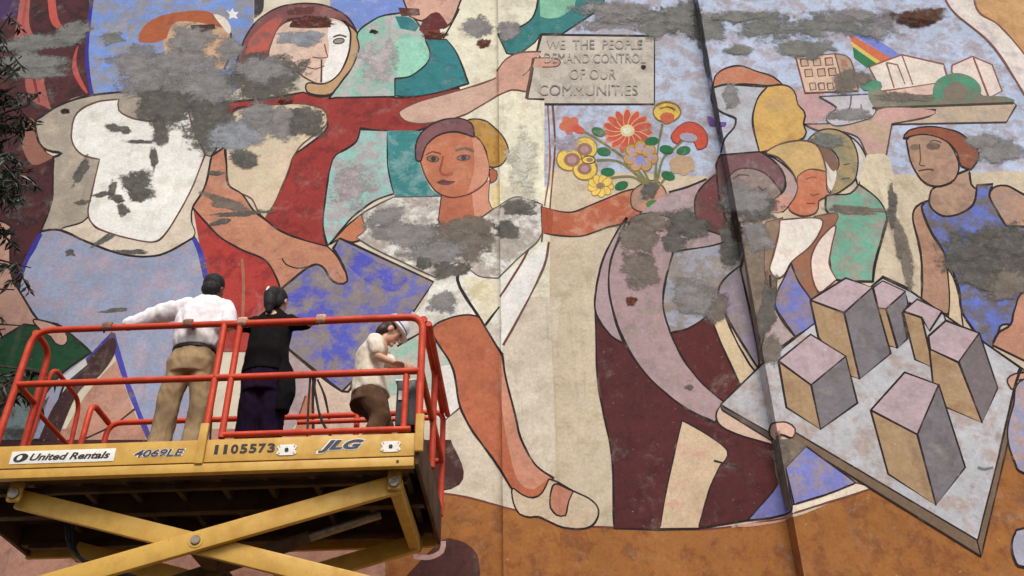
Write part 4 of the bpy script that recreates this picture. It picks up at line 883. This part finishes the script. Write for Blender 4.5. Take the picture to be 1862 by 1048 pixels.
sh = shoes(p1, ((1.125, .27), (1.385, .29)), M_BLK); finish(p1, [c for c in p1.children], 1.26, .27)
tag(p1, 'person in a white shirt and khaki trousers gripping the red rail', 'person', 'people on the lift platform')
# --- person in black with tied hair
bm = bmesh.new(); hc = V(1.895, .34, 1.485); B = basis((.16, .95, -.25), (0, .1, 1)); head_parts(bm, hc, B)
limb(bm, [V(1.885, .32, 1.33), V(1.89, .33, 1.44)], [.052, .048]); limb(bm, [V(1.885, .32, 1.27), V(1.88, .30, 1.05), V(1.885, .30, .88)], [.115, .10, .115], .75)
for hip, kn, an in (((1.81, .30, .86), (1.80, .32, .48), (1.81, .34, .08)), ((1.97, .30, .86), (1.98, .32, .48), (1.98, .34, .08))): limb(bm, [hip, kn, an], [.078, .052, .038])
grip(bm, 2.385, RZ, V(2.30, .11, RZ+.055), -1); limb(bm, [V(2.045, .32, 1.265), V(2.17, .22, 1.17), V(2.30, .11, RZ+.055)], [.042, .035, .024])
grip(bm, 1.735, RZ, V(1.70, .12, RZ+.065), 1); limb(bm, [V(1.725, .32, 1.265), V(1.645, .22, 1.17), V(1.70, .12, RZ+.065)], [.042, .035, .024])
p2 = remesh(bm, 'person', M_SKIN2, .0065, None, 4)
bm = bmesh.new()
ring_loft(bm, [(c, V(a, 0, 0), V(0, b_, 0)) for c, a, b_ in ((V(1.885, .30, .73), .205, .16), (V(1.885, .295, .85), .192, .150), (V(1.88, .30, 1.0), .172, .128), (V(1.88, .31, 1.14), .176, .122), (V(1.885, .315, 1.26), .172, .112), (V(1.887, .32, 1.335), .122, .090), (V(1.889, .32, 1.385), .068, .066))], 22)
limb(bm, [V(2.03, .32, 1.265), V(2.10, .27, 1.215), V(2.17, .22, 1.17), V(2.215, .18, 1.15)], [.070, .060, .054, .046]); limb(bm, [V(1.74, .32, 1.265), V(1.69, .27, 1.215), V(1.648, .22, 1.17), V(1.665, .18, 1.15)], [.070, .060, .054, .046])
remesh(bm, 'top', M_BLACKC, .010, p2, 6, .010, 5.0)
bm = bmesh.new(); ring_loft(bm, [(c, V(a, 0, 0), V(0, b_, 0)) for c, a, b_ in ((V(1.885, .30, .90), .165, .125), (V(1.885, .30, .74), .192, .150), (V(1.885, .31, .55), .190, .150))], 22)
limb(bm, [V(1.81, .31, .60), V(1.80, .33, .3), V(1.81, .345, .06)], [.115, .105, .10]); limb(bm, [V(1.965, .31, .60), V(1.98, .33, .3), V(1.98, .345, .06)], [.115, .105, .10])
remesh(bm, 'trousers', M_PURP, .010, p2, 4, .012, 11.0)
bm = bmesh.new(); ring_loft(bm, [(c, a, b_) for c, a, b_ in ((V(2.06, .24, .84), V(.03, .03, 0), V(0, .05, 0)), (V(2.085, .235, .70), V(.06, .03, 0), V(0, .06, 0)), (V(2.10, .24, .52), V(.075, .02, 0), V(0, .06, 0)), (V(2.08, .25, .36), V(.05, .02, 0), V(0, .05, 0)))], 16)
remesh(bm, 'tied_jacket', M_BLACKC, .010, p2, 4, .012, 2.0)
bm = bmesh.new(); ball(bm, hc + B @ V(0, -.028, .034), (.088, .098, .102), B); ball(bm, hc + B @ V(0, -.06, -.045), (.080, .058, .095), B); limb(bm, [hc + B @ V(-.01, -.095, .05), hc + B @ V(-.015, -.125, -.03), hc + B @ V(-.005, -.115, -.14), hc + B @ V(.0, -.10, -.21)], [.050, .058, .048, .028])
remesh(bm, 'hair', M_HAIR, .007, p2, 3, .006, 4.0)
bm = bmesh.new(); limb(bm, [hc + B @ V(-.03, -.166, .03), hc + B @ V(-.034, -.176, -.02)], [.010, .009], seg=8); remesh(bm, 'hair_clip', M_WHT, .004, p2, 2); eyes(hc, B, p2)
shoes(p2, ((1.81, .34), (1.98, .34)), M_BLK); finish(p2, [c for c in p2.children], 1.895, .34)
tag(p2, 'person in black with tied dark hair and dark purple trousers', 'person', 'people on the lift platform')
# --- person in a white hard hat, bent over the controls
bm = bmesh.new(); hc = V(2.865, .56, 1.275); B = basis((.78, .22, -.58), (.35, .1, .93)); head_parts(bm, hc, B)
limb(bm, [V(2.775, .55, 1.16), V(2.835, .555, 1.235)], [.052, .050])
limb(bm, [V(2.74, .55, 1.10), V(2.69, .56, .95), V(2.72, .58, .78)], [.115, .11, .115], .8)
for hip, kn, an in (((2.70, .66, .74), (2.82, .68, .42), (2.72, .68, .08)), ((2.72, .50, .74), (2.84, .50, .42), (2.74, .50, .08))): limb(bm, [hip, kn, an], [.085, .058, .042])
limb(bm, [V(2.755, .43, 1.11), V(2.80, .385, .93), V(2.94, .35, .845)], [.046, .040, .027]); open_hand(bm, V(2.95, .345, .84), basis((.9, -.1, -.25), (0, .1, 1)), .6)
limb(bm, [V(2.77, .68, 1.11), V(2.90, .60, .96), V(3.0, .44, .86)], [.046, .038, .027]); open_hand(bm, V(3.005, .43, .855), basis((.6, -.7, -.2), (0, 0, 1)), .6)
p3 = remesh(bm, 'person', M_SKIN2, .0065, None, 4)
bm = bmesh.new()
ring_loft(bm, [(c, a, b_) for c, a, b_ in ((V(2.72, .58, .665), V(.160, 0, .015), V(0, .186, 0)), (V(2.71, .575, .78), V(.146, 0, .0), V(0, .172, 0)), (V(2.69, .565, .93), V(.125, 0, -.02), V(0, .162, 0)), (V(2.705, .56, 1.04), V(.115, 0, -.045), V(0, .170, 0)), (V(2.745, .555, 1.12), V(.085, 0, -.05), V(0, .150, 0)), (V(2.785, .553, 1.165), V(.055, 0, -.035), V(0, .07, 0)))], 22)
limb(bm, [V(2.755, .44, 1.105), V(2.772, .405, 1.05), V(2.785, .395, .985)], [.080, .070, .064]); limb(bm, [V(2.765, .66, 1.105), V(2.82, .64, 1.05), V(2.86, .62, 1.01)], [.080, .070, .062])
remesh(bm, 'tee_shirt', M_TEE, .010, p3, 4, .012, 7.0)
bm = bmesh.new(); ring_loft(bm, [(c, a, b_) for c, a, b_ in ((V(2.72, .58, .78), V(.105, 0, 0), V(0, .135, 0)), (V(2.715, .58, .68), V(.140, 0, 0), V(0, .165, 0)), (V(2.72, .58, .56), V(.168, 0, 0), V(0, .190, 0)))], 22)
limb(bm, [V(2.73, .67, .62), V(2.82, .68, .42), V(2.77, .68, .24), V(2.73, .68, .06)], [.108, .094, .088, .084]); limb(bm, [V(2.74, .49, .62), V(2.83, .50, .42), V(2.78, .50, .24), V(2.74, .50, .06)], [.108, .094, .088, .084])
remesh(bm, 'trousers', M_BROWN, .010, p3, 4, .010, 13.0)
bm = bmesh.new(); ball(bm, hc + B @ V(0, -.030, .026), (.084, .094, .096), B); ball(bm, hc + B @ V(0, -.07, -.03), (.074, .052, .082), B); remesh(bm, 'hair', M_HAIRB, .007, p3, 3, .006, 4.0)
bm = bmesh.new(); HB = basis(B @ V(0, 1, -.12), B @ V(0, .12, 1)); hcc = hc + B @ V(0, -.008, .062)
prof = [(1.0, -.012), (.99, .02), (.93, .055), (.80, .085), (.58, .105), (.30, .116), (.05, .119)]
ring_loft(bm, [(hcc + HB @ V(0, 0, z), HB @ V(.107*q, 0, 0), HB @ V(0, .128*q, 0)) for q, z in prof], 28)
ring_loft(bm, [(hcc + HB @ V(0, .018, -.016), HB @ V(.122, 0, 0), HB @ V(0, .155, 0)), (hcc + HB @ V(0, .016, -.006), HB @ V(.112, 0, 0), HB @ V(0, .138, 0))], 28)
for x in (-.028, 0, .028): limb(bm, [hcc + HB @ V(x, .118, .03), hcc + HB @ V(x*.9, .085, .085), hcc + HB @ V(x*.8, .0, .122), hcc + HB @ V(x*.9, -.085, .085), hcc + HB @ V(x, -.118, .03)], [.007, .009, .010, .009, .007], seg=8)
hat = remesh(bm, 'hard_hat', M_HAT, .0045, p3, 3)
bm = bmesh.new(); ring_loft(bm, [(hcc + HB @ V(0, 0, .012), HB @ V(.1085, 0, 0), HB @ V(0, .1295, 0)), (hcc + HB @ V(0, 0, .026), HB @ V(.107, 0, 0), HB @ V(0, .128, 0))], 30); remesh(bm, 'hat_band', M_BLUE, .004, p3, 0)
eyes(hc, B, p3); shoes(p3, ((2.72, .68), (2.74, .50)), M_BLK, 1.0); finish(p3, [c for c in p3.children], 2.73, .59)
tag(p3, 'person in a white hard hat and cream tee shirt bent over the controls', 'person', 'people on the lift platform')

# ------------------------------------------------------------------ tree beside the wall, its drooping leaves hanging into view
rng = random.Random(21)
def at(px, py, Y):
    d = ray(px, py); return CAM + d*((Y - CAM.y)/d.y)
TB = Vector((-6.1, 7.6, 0)); tree = empty('tree', TB); tag(tree, 'dark tree with narrow drooping leaves beside the mural', 'tree')
tk = MB(); trunk = [TB, TB + V(.05, -.05, 2.2), TB + V(-.08, .1, 4.4), TB + V(.1, .05, 6.4), TB + V(.0, .1, 8.6)]
tk.tube([p - TB for p in trunk], [.17, .14, .12, .09, .04], 14)
bo = MB(); LV, LFc = [], []
def leaf(p, d, L_, wd):
    d = d.normalized(); s = d.cross(V(rng.uniform(-1, 1), rng.uniform(-1, 1), rng.uniform(-.3, 1))).normalized(); nrm = s.cross(d)
    n0 = len(LV); LV.extend([p, p + d*L_*.4 + s*wd + nrm*L_*.05, p + d*L_*.4 - s*wd + nrm*L_*.05, p + d*L_ - nrm*L_*.10, p + d*L_*.42 - nrm*wd*.3]); LFc.extend([[n0, n0+4, n0+1], [n0, n0+2, n0+4], [n0+1, n0+4, n0+3], [n0+4, n0+2, n0+3]])
def spray(p, d, n):
    q = p.copy(); pts = [q.copy()]
    for i in range(n):
        q = q + d*.045; d = (d + V(0, 0, -.09) + V(rng.uniform(-.1, .1), rng.uniform(-.1, .1), 0)).normalized(); pts.append(q.copy())
        for s in (-1, 1): leaf(q, V(s*rng.uniform(.5, 1.0), rng.uniform(-.7, .7), rng.uniform(-1.1, -.1)) + d*.6, rng.uniform(.08, .14), rng.uniform(.014, .022))
    bo.tube([x - TB for x in pts], [.006]*len(pts), 5)
tips = [(18, 120, .9), (6, 175, .8), (28, 250, 1.0), (14, 300, .9), (40, 330, .8), (20, 372, 1.0), (8, 440, .6), (34, 505, .5), (4, 545, .5), (14, 610, .6), (26, 690, .7), (46, 720, .6), (-30, 90, 1), (-60, 220, 1), (-50, 330, 1), (-70, 450, 1), (-60, 560, 1), (-50, 660, 1), (-110, 150, 1), (-130, 300, 1), (-150, 430, 1), (-120, 40, 1), (-140, -80, 1), (-60, -60, 1), (-200, 100, 1), (-220, 300, 1), (-230, -40, 1), (0, 40, .4), (30, 210, .8), (2, 350, 1)]
for (px, py, dn) in tips:
    tip = at(px + (22 if px > -20 else 4), py - 18, 7.45 + rng.uniform(-.35, .35)); base = min((trunk[i].lerp(trunk[i+1], t/6) for i in range(1, 4) for t in range(7)), key=lambda p: abs(p.z - (tip.z - .25)))
    mid = base.lerp(tip, .55) + V(0, 0, rng.uniform(.05, .25)); cv = [base, base.lerp(mid, .5) + V(0, 0, .08), mid, mid.lerp(tip, .5) + V(0, 0, .04), tip]
    bo.tube([x - TB for x in cv], [.028, .022, .016, .011, .006], 7)
    for k in range(int(13*dn) + 3):
        t = rng.uniform(.55, 1.0); p = mid.lerp(tip, max(0, (t-.55)/.45)); spray(p + V(rng.uniform(-.08, .05), rng.uniform(-.12, .12), rng.uniform(-.05, .05)), V(rng.uniform(-.8, .5), rng.uniform(-.8, .8), rng.uniform(-.7, .35)).normalized(), rng.randint(4, 7))
    if px < -20:
        for k in range(14): p = base.lerp(tip, rng.uniform(.3, 1)); spray(p, V(rng.uniform(-1, .2), rng.uniform(-1, 1), rng.uniform(-.6, .6)).normalized(), 6)
tk.build('trunk', M_BARK, tree, True); bo.build('branches', M_BARK, tree, True)
mesh_obj('crown', [v - TB for v in LV], LFc, M_LEAF, tree)
